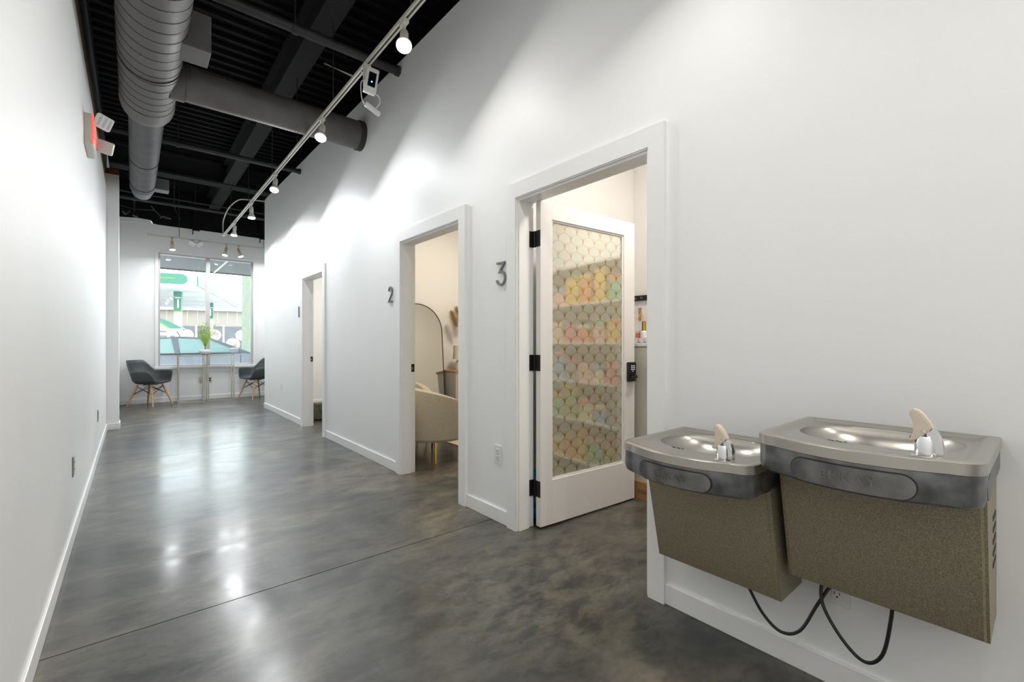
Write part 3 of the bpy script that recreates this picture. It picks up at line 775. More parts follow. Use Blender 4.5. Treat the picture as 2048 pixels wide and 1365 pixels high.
# white camera on the track
t = thing('security_camera', 'white security camera clamped to the lighting track with a blue light', 'camera', (TX, 3.16, TZ - 0.02))
R = Matrix.Rotation(-0.15, 3, 'Z') @ Matrix.Rotation(0.15, 3, 'X') @ Matrix.Rotation(0.12, 3, 'Y')
def cb(bm): bmesh.ops.rotate(bm, verts=bm.verts, cent=(0, 0, 0), matrix=R); bmesh.ops.translate(bm, verts=bm.verts, vec=(0.015, -0.06, -0.125)); return bm
body = obj('camera_body', cb(bx(-0.042, 0.042, -0.022, 0.03, -0.085, 0.085, bev=0.008)), 'white_plastic', t, smooth=True)
obj('front_window', cb(bx(-0.026, 0.026, -0.0245, -0.021, -0.045, 0.052)), 'black_gloss', body)
obj('status_light', cb(bx(-0.004, 0.004, -0.0258, -0.0240, -0.016, -0.008)), 'blue_led', body)
obj('seam_cap', cb(bx(-0.043, 0.043, -0.023, 0.031, 0.070, 0.0745)), 'ivory_plastic', body)
obj('bracket', bx(-0.022, 0.022, -0.045, 0.0, -0.15, 0.0, bev=0.004), 'ivory_plastic', t)
b = B(); tube(b, spline([(0.035, -0.04, -0.19), (0.075, -0.05, -0.21), (0.085, -0.05, -0.25), (0.065, -0.05, -0.285), (0.055, -0.05, -0.30)], 6), 0.0035)
tube(b, spline([(-0.03, 0.03, -0.02), (-0.02, -0.02, -0.10), (-0.055, -0.05, -0.16), (-0.05, -0.05, -0.26), (-0.03, -0.05, -0.30)], 6), 0.0035)
obj('cord', b, 'white_plastic', t, smooth=True)
b = B(); box(b, -0.06, 0.06, -0.012, 0.012, -0.019, 0.019, bev=0.010)
bmesh.ops.rotate(b, verts=b.verts, cent=(0, 0, 0), matrix=Matrix.Rotation(0.42, 3, 'Y')); bmesh.ops.translate(b, verts=b.verts, vec=(0.03, -0.05, -0.315))
obj('power_adapter', b, 'white_plastic', t, smooth=True)
b = B(); tube(b, [(TX, 3.36, TZ), (1.336, 4.26, 3.70)], 0.003); tube(b, [(TX + 0.006, 3.38, TZ), (1.345, 4.27, 3.715)], 0.003)
tag(obj('camera_cable', b, 'cream_metal'), 'pair of thin cream cables running from the roof beam to the camera', 'cable')

# ------------------------------------------------------------------ exit sign with emergency lamps, outlets, numbers
t = thing('exit_sign', 'ivory exit sign with red glow and two emergency lamp heads', 'exit sign', (LX, 4.66, 2.70))
obj('housing', bx(0, 0.042, -0.17, 0.17, -0.105, 0.125, bev=0.006), 'ivory_plastic', t)
obj('face', bx(0.042, 0.052, -0.165, 0.165, -0.10, 0.12), 'white_plastic', t)
fc = bpy.data.curves.new('exit_text', 'FONT'); fc.body = 'EXIT'; fc.size = 0.17; fc.extrude = 0.001; fc.align_x = 'CENTER'; fc.align_y = 'CENTER'
to = bpy.data.objects.new('exit_text', fc); COL.objects.link(to)
dg = bpy.context.evaluated_depsgraph_get(); me = bpy.data.meshes.new_from_object(to.evaluated_get(dg)); bpy.data.objects.remove(to)
me.transform(Matrix(((0, 0, 1, 0.0525), (1, 0, 0, 0), (0, 1, 0, 0.01), (0, 0, 0, 1)))); me.materials.clear(); me.materials.append(M['red_lit'])
lo_ = bpy.data.objects.new('lettering', me); COL.objects.link(lo_); lo_.parent = t; lo_['label'] = 'red lit EXIT letters'
obj('glow_edge', bx(0.0425, 0.0515, -0.171, -0.165, -0.10, 0.12), 'red_lit', t)
for y, z, yaw in ((-0.15, 0.085, 0.35), (0.15, 0.00, -0.2)):
    b = B(); box(b, -0.05, 0.05, -0.022, 0.022, -0.05, 0.05, bev=0.012)
    Rm = Matrix.Rotation(yaw, 3, 'Z') @ Matrix.Rotation(0.3, 3, 'X') @ Matrix.Rotation(0.25, 3, 'Y')
    bmesh.ops.rotate(b, verts=b.verts, cent=(0, 0, 0), matrix=Rm); bmesh.ops.translate(b, verts=b.verts, vec=(0.105, y, z))
    hd = obj('lamp_head', b, 'white_plastic' if y < 0 else 'ivory_plastic', t, smooth=True)
    for k in range(3):
        b = B(); x = -0.03 + 0.03 * k; box(b, x - 0.008, x + 0.008, -0.024, -0.021, -0.038, 0.038)
        bmesh.ops.rotate(b, verts=b.verts, cent=(0, 0, 0), matrix=Rm); bmesh.ops.translate(b, verts=b.verts, vec=(0.105, y, z))
        obj('led_strip', b, 'led_lens', hd)
    b = B(); cyl(b, (0.04, y, z - 0.01), (0.09, y, z - 0.01), 0.014, n=12); obj('neck', b, 'ivory_plastic', t, smooth=True)

def outlet(loc, face, label, plate='white_plastic', slotmat='outlet_slot', body='white_plastic', h=0.118, w=0.073):
    """face: +1 plate faces +X, -1 faces -X, 0 faces -Y"""
    t = thing('wall_outlet', label, 'outlet', loc, {1: PI / 2, -1: -PI / 2, 0: 0.0}[face], group='wall outlets')
    obj('cover_plate', bx(-w / 2, w / 2, -0.006, 0, -h / 2, h / 2, bev=0.002), plate, t)
    for z in (0.021, -0.021):
        rc = obj('receptacle', bx(-0.017, 0.017, -0.0085, -0.005, z - 0.0155, z + 0.0155, bev=0.003), body, t)
        b = B(); box(b, -0.0085, -0.0060, -0.0092, -0.0080, z - 0.001, z + 0.008); box(b, 0.0060, 0.0085, -0.0092, -0.0080, z - 0.001, z + 0.008)
        cyl(b, (0, -0.0080, z - 0.008), (0, -0.0092, z - 0.008), 0.003, n=8); obj('slot', b, slotmat, rc)
    b = B(); cyl(b, (0, -0.005, 0), (0, -0.0078, 0), 0.003, n=8); obj('screw', b, 'dull_metal', t)
outlet((WX, 2.297, 0.431), -1, 'white outlet between doorways 2 and 3 near the floor')
outlet((WX, 7.85, 0.455), -1, 'small white outlet on the wall beyond doorway 1')
outlet((WX, 0.46, 0.330), -1, 'white outlet under the higher drinking fountain')
outlet((LX, 3.70, 0.425), 1, 'grey metal outlet on the plain wall, nearer the viewer', 'dull_metal', 'outlet_slot', 'ivory_plastic')
outlet((LX, 6.15, 0.420), 1, 'grey metal outlet on the plain wall, nearer the white pier', 'dull_metal', 'outlet_slot', 'ivory_plastic')
outlet((1.055, FY, 0.405), 0, 'pale outlet below the shop window left of the plant', 'ivory_plastic', 'dull_metal', 'ivory_plastic')
outlet((1.215, FY, 0.405), 0, 'dark-socketed outlet below the shop window right of the plant', 'ivory_plastic', 'outlet_slot', 'outlet_slot')

def digit(name, pts, y, label, w=0.016):
    b = ribbon(B(), pts, w, 'X', -0.016, -0.004)
    for q in (pts[0], pts[-1]): cyl(b, (-0.005, q[0], q[1]), (0.0, q[0], q[1]), 0.003, n=6)
    o = obj(name, b, 'number_metal'); o.location = (WX, y, 1.52); tag(o, label, 'number sign')
arc = lambda cy, cz, ry, rz, a0, a1, n=14: [(cy + ry * math.cos(math.radians(a0 + (a1 - a0) * k / n)), cz + rz * math.sin(math.radians(a0 + (a1 - a0) * k / n))) for k in range(n + 1)]
# local y grows away from the viewer, that is to the left in the picture
digit('number_one', [(0.014, 0.122), (0.0, 0.138), (0.0, 0.0)], 6.85, 'small dark metal number 1 beside the far doorway', 0.012)
digit('number_two', [(-y, z) for y, z in arc(0.0, 0.100, 0.034, 0.042, 170, -25)] + [(0.036, 0.008), (-0.040, 0.008)], 3.875, 'dark metal number 2 beside the middle doorway', 0.0115)
digit('number_three', [(0.040, 0.142), (-0.034, 0.142), (0.012, 0.084)] + [(-y, z) for y, z in arc(0.0, 0.045, 0.042, 0.042, 75, -165)], 2.258, 'dark metal number 3 beside the near doorway', 0.012)

# ------------------------------------------------------------------ drinking fountains
def fountain(yc, ztop, label, text_mat):
    t = thing('drinking_fountain', label, 'drinking fountain', (WX, yc, ztop), -PI / 2, 'bi-level drinking fountains')
    # local: +x along the wall toward the viewer's right (-Y world), -y out of the wall, z down from the rim
    W, D, BUL, RC = 0.231, 0.452, 0.045, 0.055
    def outline(k=1.0, inset=0.0, n=40):
        pts = []
        w, d = W - inset, D - inset
        for i in range(12): pts.append((-w, -inset * (1 - i / 12) - (d - max(0.012, RC - inset * 0.6)) * i / 12))
        rc = max(0.012, RC - inset * 0.6)
        for i in range(9):
            a = PI + (PI / 2) * i / 8
            pts.append((-w + rc + rc * math.cos(a), -(d - rc) + rc * math.sin(a)))
        for i in range(1, n):
            u = -1 + 2 * i / n; x = u * (w - rc)
            pts.append((x, -d - BUL * (1 - u * u)))
        for i in range(9):
            a = 1.5 * PI + (PI / 2) * i / 8
            pts.append((w - rc + rc * math.cos(a), -(d - rc) + rc * math.sin(a)))
        for i in range(1, 12): pts.append((w, -(d - rc) * (1 - i / 12) - inset * i / 12))
        pts.append((w, -inset))
        for i in range(1, 40): pts.append((w - 2 * w * i / 40, -inset))
        return pts[:-0 or None]
    def ss(a, b_, v):
        v = min(1, max(0, (v - a) / (b_ - a))); return v * v * (3 - 2 * v)
    # basin top as a fine height field inside the outline
    bm = B(); rings = []
    ks = [(0.0, -0.004), (0.004, -0.001), (0.010, 0.0), (0.022, 0.0), (0.030, -0.004), (0.038, -0.009), (0.046, -0.010)]
    for ins, z in ks: rings.append([bm.verts.new((x, y, z)) for x, y in outline(inset=ins)])
    last = outline(inset=ks[-1][0]); m = len(last); cx, cy, AX, AY, EX = 0.0, -0.200, 0.180, 0.147, 2.5
    edge = []
    for x, y in last:
        dx, dy = x - cx, y - cy; k = ((abs(dx) / AX) ** EX + (abs(dy) / AY) ** EX) ** (-1 / EX); edge.append((cx + dx * k, cy + dy * k))
    for f_ in (0.35, 0.7, 0.93, 1.0):
        rings.append([bm.verts.new((p[0] + (q[0] - p[0]) * f_, p[1] + (q[1] - p[1]) * f_, -0.010 - (0.0012 if f_ == 1.0 else 0))) for p, q in zip(last, edge)])
    J = 26
    for j in range(1, J):
        k = 1 - (j / J) ** 1.8
        rings.append([bm.verts.new((cx + (x - cx) * k, cy + (y - cy) * k, -0.0112 - 0.086 * (1 - k ** 2.2) ** 0.62)) for x, y in edge])
    c0 = bm.verts.new((cx, cy, -0.0975))
    for a, b_ in zip(rings, rings[1:]):
        for k in range(m): bm.faces.new((a[k], a[(k + 1) % m], b_[(k + 1) % m], b_[k]))
    for k in range(m): bm.faces.new((rings[-1][k], rings[-1][(k + 1) % m], c0))
    # lip going down
    low = [bm.verts.new((x, y, -0.030)) for x, y in outline()]
    inn = [bm.verts.new((x, y, -0.031)) for x, y in outline(inset=0.004)]
    for k in range(m):
        bm.faces.new((low[k], low[(k + 1) % m], rings[0][(k + 1) % m], rings[0][k])); bm.faces.new((inn[k], inn[(k + 1) % m], low[(k + 1) % m], low[k]))
    top = obj('basin', bm, 'stainless', t, smooth=True, label='brushed stainless steel basin')
    # apron
    bm = B(); o0 = outline(inset=0.0025); prev = None
    for z, ins in ((-0.0315, 0.0025), (-0.085, 0.0025), (-0.100, 0.006), (-0.108, 0.018)):
        ring = [bm.verts.new((x, y, z)) for x, y in outline(inset=ins)]
        if prev:
            for k in range(m): bm.faces.new((prev[k], prev[(k + 1) % m], ring[(k + 1) % m], ring[k]))
        prev = ring
    bm.faces.new(prev)
    obj('apron', bm, 'stainless_worn', t, smooth=True, label='worn grey steel apron')
    # push bars: pill shapes following the bowed front, and one on the side
    def pill(u0, u1, z0, z1, off, n=48):
        h = (z1 - z0) / 2; zc = (z0 + z1) / 2; pts = []
        for i in range(n + 1):
            x = u0 + (u1 - u0) * (0.5 - 0.5 * math.cos(PI * i / n))
            e = min(x - u0, u1 - x); hh = h if e >= h else math.sqrt(max(0, h * h - (h - e) ** 2))
            u = x / (W - RC); yy = -D - BUL * (1 - min(1.0, u * u)) - off
            pts.append((x, yy, zc - hh, zc + hh))
        return pts
    def pill_mesh(u0, u1, z0, z1, off):
        bm = B(); P = pill(u0, u1, z0, z1, off); Q = pill(u0, u1, z0, z1, -0.004); rows = []
        for p, q in zip(P, Q):
            rows.append([bm.verts.new((q[0], q[1], q[2])), bm.verts.new((p[0], p[1], p[2])), bm.verts.new((p[0], p[1] - 0.0, (p[2] + p[3]) / 2)), bm.verts.new((p[0], p[1], p[3])), bm.verts.new((q[0], q[1], q[3]))])
        for a, b_ in zip(rows, rows[1:]):
            for k in range(4): bm.faces.new((a[k], a[k + 1], b_[k + 1], b_[k]))
        return bm
    obj('bar_recess', pill_mesh(-0.126, 0.128, -0.101, -0.040, 0.0006), 'bar_gap', t)
    pb = obj('push_bar', pill_mesh(-0.1235, 0.1255, -0.0985, -0.0425, 0.0040), 'bar_worn', t, smooth=True, label='long oval push bar with raised lettering')
    fc = bpy.data.curves.new('bar_text', 'FONT'); fc.body = 'ELKAY'; fc.size = 0.030; fc.extrude = 0.0012; fc.space_character = 1.12; fc.align_x = 'CENTER'; fc.align_y = 'CENTER'
    to = bpy.data.objects.new('bar_text', fc); COL.objects.link(to)
    dg = bpy.context.evaluated_depsgraph_get(); me = bpy.data.meshes.new_from_object(to.evaluated_get(dg)); bpy.data.objects.remove(to)
    for v in me.vertices:
        x, y, z = v.co; x = x * 1.25 + 0.002
        u = x / (W - RC); v.co = (x, -D - BUL * (1 - u * u) - 0.0040 - z - 0.0006, y - 0.069)
    me.materials.clear(); me.materials.append(M[text_mat])
    lt = bpy.data.objects.new('lettering', me); COL.objects.link(lt); lt.parent = pb
    for sx in (-1, 1):
        bm = B(); pts = [(-0.135 - 0.10 + 0.06 * math.cos(a), -0.0705 + 0.029 * math.sin(a)) for a in [2 * PI * k / 24 for k in range(24)]]
        prism(bm, [(p[0] - 0.09, p[1]) for p in pts], 'X', sx * (W - 0.006), sx * (W - 0.0015)); o_ = obj('side_push_bar', bm, 'bar_worn', t)
    # cabinet: slanted front, vinyl skin
    bm = B(); cw = 0.222; poly = [(0, -0.100), (-0.300, -0.100), (-0.205, -0.478), (-0.197, -0.485), (0, -0.485)]
    prism(bm, poly, 'X', -cw, cw)
    bmesh.ops.bevel(bm, geom=[e for e in bm.edges if abs((e.verts[0].co - e.verts[1].co).z) > 0.2], offset=0.010, segments=3, affect='EDGES')
    obj('cabinet', bm, 'granite_vinyl', t, smooth=True, label='speckled brown cabinet panel')
    # louvres on both sides
    for sx in (-1, 1):
        for k in range(5):
            bm = bx(min(sx * (cw - 0.002), sx * (cw + 0.0012)), max(sx * (cw - 0.002), sx * (cw + 0.0012)), -0.13, -0.05, -0.20 - k * 0.03, -0.188 - k * 0.03); obj('louver', bm, 'bar_gap', t)
    # drain, sticker slots
    bm = B()
    for k in range(5): box(bm, -0.075 + k * 0.009, -0.069 + k * 0.009, -0.353 - (k % 2) * 0.006, -0.347 - (k % 2) * 0.006, -0.0102, -0.0092)
    obj('drain_slots', bm, 'bar_gap', t)
    # bubbler
    bx0, by0 = 0.131, -0.405
    bu = obj('bubbler', lathe(B(), [(0.027, -0.012), (0.027, -0.006), (0.0205, -0.004), (0.0195, 0.030), (0.016, 0.040), (0.006, 0.044), (0.001, 0.045)], (bx0, by0, 0), 24), 'chrome', t, smooth=True, label='chrome bubbler')
    b = prism(B(), [(-0.002, -0.002), (0.031, -0.002), (0.031, 0.012), (0.030, 0.026), (0.027, 0.040), (0.022, 0.051), (0.016, 0.058), (0.010, 0.060), (0.004, 0.052), (0.0, 0.040)], 'Y', -0.010, 0.010)
    bmesh.ops.bevel(b, geom=[e for e in b.edges if abs(e.verts[0].co.y - e.verts[1].co.y) < 1e-6], offset=0.0022, segments=2, affect='EDGES'); bmesh.ops.translate(b, verts=b.verts, vec=(bx0, by0, 0)); obj('fin', b, 'chrome', bu, smooth=True)
    prof = [(-0.032, 0.029), (-0.025, 0.024), (-0.010, 0.031), (0.001, 0.042), (0.006, 0.054), (0.0135, 0.060), (0.008, 0.074), (-0.003, 0.090), (-0.012, 0.099), (-0.020, 0.101), (-0.026, 0.096), (-0.027, 0.087), (-0.021, 0.072), (-0.0165, 0.058), (-0.0165, 0.047), (-0.021, 0.039), (-0.027, 0.035)]
    b = prism(B(), prof, 'Y', -0.014, 0.014); bmesh.ops.bevel(b, geom=[e for e in b.edges if abs(e.verts[0].co.y - e.verts[1].co.y) < 1e-6], offset=0.003, segments=2, affect='EDGES')
    bmesh.ops.translate(b, verts=b.verts, vec=(bx0, by0, 0)); obj('mouth_guard', b, 'guard_rubber', bu, smooth=True, label='tan rubber mouth guard')
    b = B(); cyl(b, (bx0, by0, 0.052), (bx0 + 0.0, by0 - 0.016, 0.052), 0.0035, n=10); obj('guard_pin', b, 'chrome', bu)
    b = B(); cyl(b, (bx0 - 0.016, by0, 0.024), (bx0 - 0.024, by0, 0.034), 0.004, n=10); obj('nozzle', b, 'chrome', bu)
    return t
fountain(0.785, 0.793, 'lower steel drinking fountain next to doorway 3', 'bar_worn')
fountain(0.318, 0.894, 'higher steel drinking fountain, nearer the viewer', 'stainless_worn')
def cord(pts, label):
    b = tube(B(), spline(pts, 8), 0.0052, n=10)
    return tag(obj('power_cord', b, 'rubber_cord', smooth=True), label, 'power cord', 'cords under the fountains')
cord([(1.70, 0.730, 0.32), (1.71, 0.705, 0.265), (1.72, 0.66, 0.185), (1.73, 0.605, 0.143), (1.74, 0.55, 0.170), (1.76, 0.505, 0.27), (1.785, 0.475, 0.335), (1.803, 0.462, 0.352)],
     'black power cord looping from the lower drinking fountain to the outlet')
cord([(1.72, 0.300, 0.43), (1.72, 0.304, 0.34), (1.72, 0.325, 0.215), (1.73, 0.37, 0.165), (1.74, 0.43, 0.200), (1.75, 0.485, 0.28), (1.77, 0.493, 0.345), (1.80, 0.470, 0.372)],
     'black power cord looping from the higher drinking fountain to the outlet')

# ------------------------------------------------------------------ shell armchairs
def shell_chair(label, loc, rz):
    t = thing('shell_armchair', label, 'chair', loc, rz, 'shell armchairs by the window')   # faces local +x
    def ss(a, b_, v):
        v = min(1, max(0, (v - a) / (b_ - a))); return v * v * (3 - 2 * v)
    NP, NT = 72, 14
    bm = B(); c0 = bm.verts.new((0.01, 0, 0.410)); rings = []
    for i in range(1, NT + 1):
        s = i / NT; ring = []
        for k in range(NP):
            ph = 2 * PI * k / NP; a = abs((math.degrees(ph) + 180) % 360 - 180)
            up = ss(30, 58, a) * 0.205 - ss(58, 80, a) * 0.0 + ss(112, 154, a) * 0.195
            ca, sa = math.cos(ph), math.sin(ph)
            Rx = 0.275 if ca > 0 else 0.225; Ry = 0.265 if ca > -0.2 else 0.265 - 0.05 * ss(0.2, 0.9, -ca)
            Rad = 1 / ((abs(ca) / Rx) ** 2.6 + (abs(sa) / Ry) ** 2.6) ** (1 / 2.6)
            flare = ss(30, 58, a) * 0.045 + ss(120, 165, a) * 0.075
            g = min(1, s / 0.56); rr = Rad * (1 - (1 - g) ** 1.25) ** 0.9
            w = max(0, (s - 0.42) / 0.58)
            z = 0.410 + 0.030 * ss(0.2, 0.6, s) + up * (w ** 1.25) - 0.012 * (1 - ss(20, 40, a)) * ss(0.8, 1, s)
            rr += flare * ss(0.45, 1.0, s)
            ring.append(bm.verts.new((rr * ca, rr * sa, z)))
        rings.append(ring)
    for k in range(NP): bm.faces.new((c0, rings[0][k], rings[0][(k + 1) % NP]))
    for a, b_ in zip(rings, rings[1:]):
        for k in range(NP): bm.faces.new((a[k], b_[k], b_[(k + 1) % NP], a[(k + 1) % NP]))
    o = obj('seat_shell', bm, 'chair_plastic', t, smooth=True, label='dark grey moulded seat shell')
    md = o.modifiers.new('thickness', 'SOLIDIFY'); md.thickness = 0.012; md.offset = 1.0
    tops, feet = [], []
    for sx, sy in ((1, 1), (1, -1), (-1, -1), (-1, 1)):
        p0, p1 = Vector((0.125 * sx, 0.125 * sy, 0.392)), Vector((0.245 * sx, 0.225 * sy, 0.0)); tops.append(p0); feet.append(p1)
        b = B(); tube(b, [p0, p0.lerp(p1, 0.35), p1], [0.0155, 0.0175, 0.0115], n=12); obj('leg', b, 'beech', t, smooth=True)
    for i in range(4):
        j = (i + 1) % 4; b = B()
        for d in (-0.006, 0.006):
            off = Vector((0, 0, d))
            cyl(b, tops[i].lerp(feet[i], 0.08) + off, tops[j].lerp(feet[j], 0.45) + off, 0.0028, n=6); cyl(b, tops[j].lerp(feet[j], 0.08) + off, tops[i].lerp(feet[i], 0.45) + off, 0.0028, n=6)
        obj('wire_brace', b, 'wire_black', t)
    b = B(); box(b, -0.14, 0.14, -0.012, 0.012, 0.385, 0.400); box(b, -0.012, 0.012, -0.14, 0.14, 0.385, 0.400); obj('seat_mount', b, 'wire_black', t)
shell_chair('dark grey shell armchair with wooden legs near the white pier', (0.245, 10.70, 0), math.radians(-42))
shell_chair('dark grey shell armchair half hidden behind the wall corner', (1.985, 10.72, 0), math.radians(-155))

# ------------------------------------------------------------------ slim metal tables and the palm
def frame_table(x0, x1, label):
    y0, y1, H, r = 10.76, 11.04, 0.915, 0.009
    t = thing('frame_table', label, 'table', ((x0 + x1) / 2, (y0 + y1) / 2, 0), group='slim metal tables under the window')
    for x in (x0, x1):
        for y in (y0, y1): obj('leg', bx(x - r, x + r, y - r, y + r, 0.0, H, bev=0.002), 'nickel', t, world=True)
        obj('end_rail', bx(x - r, x + r, y0 + r, y1 - r, 0.0, 2 * r), 'nickel', t, world=True)
    for y in (y0, y1):
        obj('side_rail', bx(x0 + r, x1 - r, y - r, y + r, H - 2 * r, H), 'nickel', t, world=True)
        obj('foot_rail', bx(x0 + r, x1 - r, y - r, y + r, 0, 2 * r), 'nickel', t, world=True)
    obj('glass_top', bx(x0 - r, x1 + r, y0 - r, y1 + r, H, H + 0.010, bev=0.002), 'clear_glass', t, world=True)
frame_table(0.672, 1.085, 'slim metal frame table under the window, on the side of the white pier')
frame_table(1.150, 1.585, 'slim metal frame table under the window, on the doorway side')
t = thing('potted_palm', 'small green palm in a squat pale pot on the metal tables', 'potted plant', (1.105, 10.88, 0.925))
obj('pot', lathe(B(), [(0.055, 0.0), (0.085, 0.012), (0.100, 0.045), (0.098, 0.078), (0.082, 0.100), (0.068, 0.102), (0.066, 0.09), (0.001, 0.088)], (0, 0, 0), 32), 'pot_ceramic', t, smooth=True)
obj('soil', lathe(B(), [(0.066, 0.086), (0.001, 0.094)], (0, 0, 0), 20), 'soil', t)
rnd = random.Random(3)
for k, (ang, lean, L) in enumerate(((2.9, 0.14, 0.46), (0.15, 0.24, 0.48), (1.6, 0.06, 0.50), (3.3, 0.24, 0.34), (-0.3, 0.34, 0.36), (5.2, 0.12, 0.42))):
    d = Vector((math.cos(ang), math.sin(ang) * 0.5, 0)); pts = []
    for i in range(9):
        s = i / 8; pts.append(Vector((0, 0, 0.09)) + d * (lean * L * s ** 1.6) + Vector((0, 0, L * s * (1 - 0.25 * lean * s))))
    b = tube(B(), pts, [0.005 * (1 - 0.7 * i / 8) for i in range(9)], n=6)
    fr = obj('frond', b, 'palm_stem', t, smooth=True)
    lb = B()
    for i in range(2, 9):
        for sd in (-1, 1):
            for h in (0,):
                if i + h > 8: continue
                p = pts[i].lerp(pts[min(8, i + 1)], h); tg = (pts[min(8, i + 1)] - pts[i - 1]).normalized()
                sdv = tg.cross(Vector((0.2 * rnd.uniform(-1, 1), 1, 0.1))).normalized() * sd
                dirv = (tg * 1.0 + sdv * 0.55 + Vector((0, rnd.uniform(-0.4, 0.4), 0.15))).normalized()
                ll = rnd.uniform(0.08, 0.13) * (1.15 - 0.06 * abs(i - 5)); wv = dirv.cross(Vector((0, 1, 0.15))).normalized() * 0.0085
                a = p; m_ = p + dirv * ll * 0.45 + Vector((0, 0, 0.004)); e = p + dirv * ll - Vector((0, 0, 0.008))
                q = [lb.verts.new(v) for v in (a, m_ + wv, e, m_ - wv)]; lb.faces.new(q)
    lf = obj('leaflets', lb, 'palm_leaf', fr); lf['kind'] = 'stuff'
    md = lf.modifiers.new('thickness', 'SOLIDIFY'); md.thickness = 0.0012

# ------------------------------------------------------------------ second room
def barrel_chair(label, loc, rz, s=1.0, hs=1.0):
    t = thing('barrel_armchair', label, 'armchair', loc, rz, 'cream barrel armchairs in the second room')   # faces local +x
    N = 40; RO, TH = 0.375 * s, 0.085 * s
    bm = B(); rows = []
    for i in range(N + 1):
        a = math.radians(62 + (360 - 124) * i / N); da = abs(math.degrees(a) - 180) / 118.0
        top = (0.735 - 0.20 * (da ** 1.7)) * hs; ca, sa = math.cos(a), math.sin(a); row = []
        prof = [(RO - 0.03, 0.205 * hs), (RO - 0.005, 0.23 * hs), (RO + 0.015, 0.45 * hs), (RO + 0.025, top - 0.045), (RO + 0.018, top - 0.014), (RO - TH * 0.5, top),
                (RO - TH + 0.01, top - 0.012), (RO - TH, top - 0.05), (RO - TH, 0.40 * hs), (RO - TH, 0.21 * hs)]
        for r, z in prof: row.append(bm.verts.new((r * ca, r * sa, z)))
        rows.append(row)
    n = len(rows[0])
    for a, b_ in zip(rows, rows[1:]):
        for k in range(n): bm.faces.new((a[k], a[(k + 1) % n], b_[(k + 1) % n], b_[k]))
    bm.faces.new(rows[0]); bm.faces.new(rows[-1][::-1])
    obj('backrest', bm, 'boucle', t, smooth=True)
    obj('seat_cushion', lathe(B(), [(0.27 * s, 0.20 * hs), (0.288 * s, 0.22 * hs), (0.288 * s, 0.40 * hs), (0.26 * s, 0.43 * hs), (0.001, 0.44 * hs)], (0.02, 0, 0), 32), 'boucle', t, smooth=True)
    for a in (55, 125, 235, 305):
        ca, sa = math.cos(math.radians(a)), math.sin(math.radians(a)); b = B()
        cyl(b, (0.29 * s * ca, 0.29 * s * sa, 0.205 * hs), (0.335 * s * ca, 0.335 * s * sa, 0.0), 0.016, 0.009, n=14); obj('leg', b, 'gold_metal', t, smooth=True)
barrel_chair('cream boucle barrel armchair with gold legs seen through doorway 2', (2.36, 4.06, 0), math.radians(8))
barrel_chair('cream boucle armchair behind the nearer one, below the mirror', (2.39, 4.81, 0), math.radians(-100), 0.84, 0.99)
t = thing('arched_mirror', 'tall arched floor mirror with a thin dark frame', 'mirror', (2.835, 5.165, 0))
def arch(w, h, n=24): return [(-w, 0.0), (w, 0.0), (w, h - w)] + [(w * math.cos(PI * k / n), h - w + w * math.sin(PI * k / n)) for k in range(1, n)] + [(-w, h - w)]
lean = Matrix.Rotation(-0.085, 3, 'X')
def leaned(b): bmesh.ops.rotate(b, verts=b.verts, cent=(0, 0, 0), matrix=lean); return b
obj('glass', leaned(prism(B(), arch(0.352, 1.665), 'Y', 0.0, 0.006)), 'mirror_glass', t)
path = [(p[0], -0.001, p[1]) for p in arch(0.355, 1.67)]
obj('mirror_frame', leaned(tube(B(), path, 0.0058, n=8, closed=True)), 'frame_black', t, smooth=True)
obj('backing', leaned(prism(B(), arch(0.35, 1.66), 'Y', 0.007, 0.016)), 'frame_black', t)
t = thing('dresser', 'white dresser with a wooden top edge beside the mirror', 'dresser', (3.67, 5.155, 0))
obj('body', bx(-0.44, 0.44, -0.16, 0.18, 0.04, 0.765), 'dresser_white', t)
obj('top', bx(-0.455, 0.455, -0.175, 0.182, 0.765, 0.79, bev=0.003), 'oak_edge', t)
for z in (0.08, 0.31, 0.54):
    dr = obj('drawer', bx(-0.42, 0.42, -0.172, -0.16, z, z + 0.21, bev=0.003), 'dresser_white', t)
    b = B(); cyl(b, (0, -0.172, z + 0.105), (0, -0.195, z + 0.105), 0.012, n=12); obj('knob', b, 'gold_metal', dr, smooth=True)
obj('plinth', bx(-0.42, 0.42, -0.14, 0.17, 0.0, 0.04), 'dresser_white', t)
t = thing('table_lamp', 'small lamp with a linen drum shade on the dresser', 'lamp', (3.37, 5.12, 0.79))
obj('base', lathe(B(), [(0.05, 0.0), (0.06, 0.02), (0.055, 0.11), (0.02, 0.14), (0.012, 0.18), (0.001, 0.18)], (0, 0, 0), 24), 'frosted_white', t, smooth=True)
obj('lamp_shade', lathe(B(), [(0.09, 0.15), (0.08, 0.33), (0.077, 0.33), (0.087, 0.15)], (0, 0, 0), 28), 'linen_shade', t, smooth=True)
t = thing('pampas_vase', 'vase of tan pampas plumes on the dresser', 'vase', (3.50, 5.20, 0.79))
obj('vase', lathe(B(), [(0.04, 0.0), (0.06, 0.05), (0.055, 0.16), (0.025, 0.23), (0.03, 0.26), (0.024, 0.26), (0.001, 0.1)], (0, 0, 0), 24), 'frosted_white', t, smooth=True)
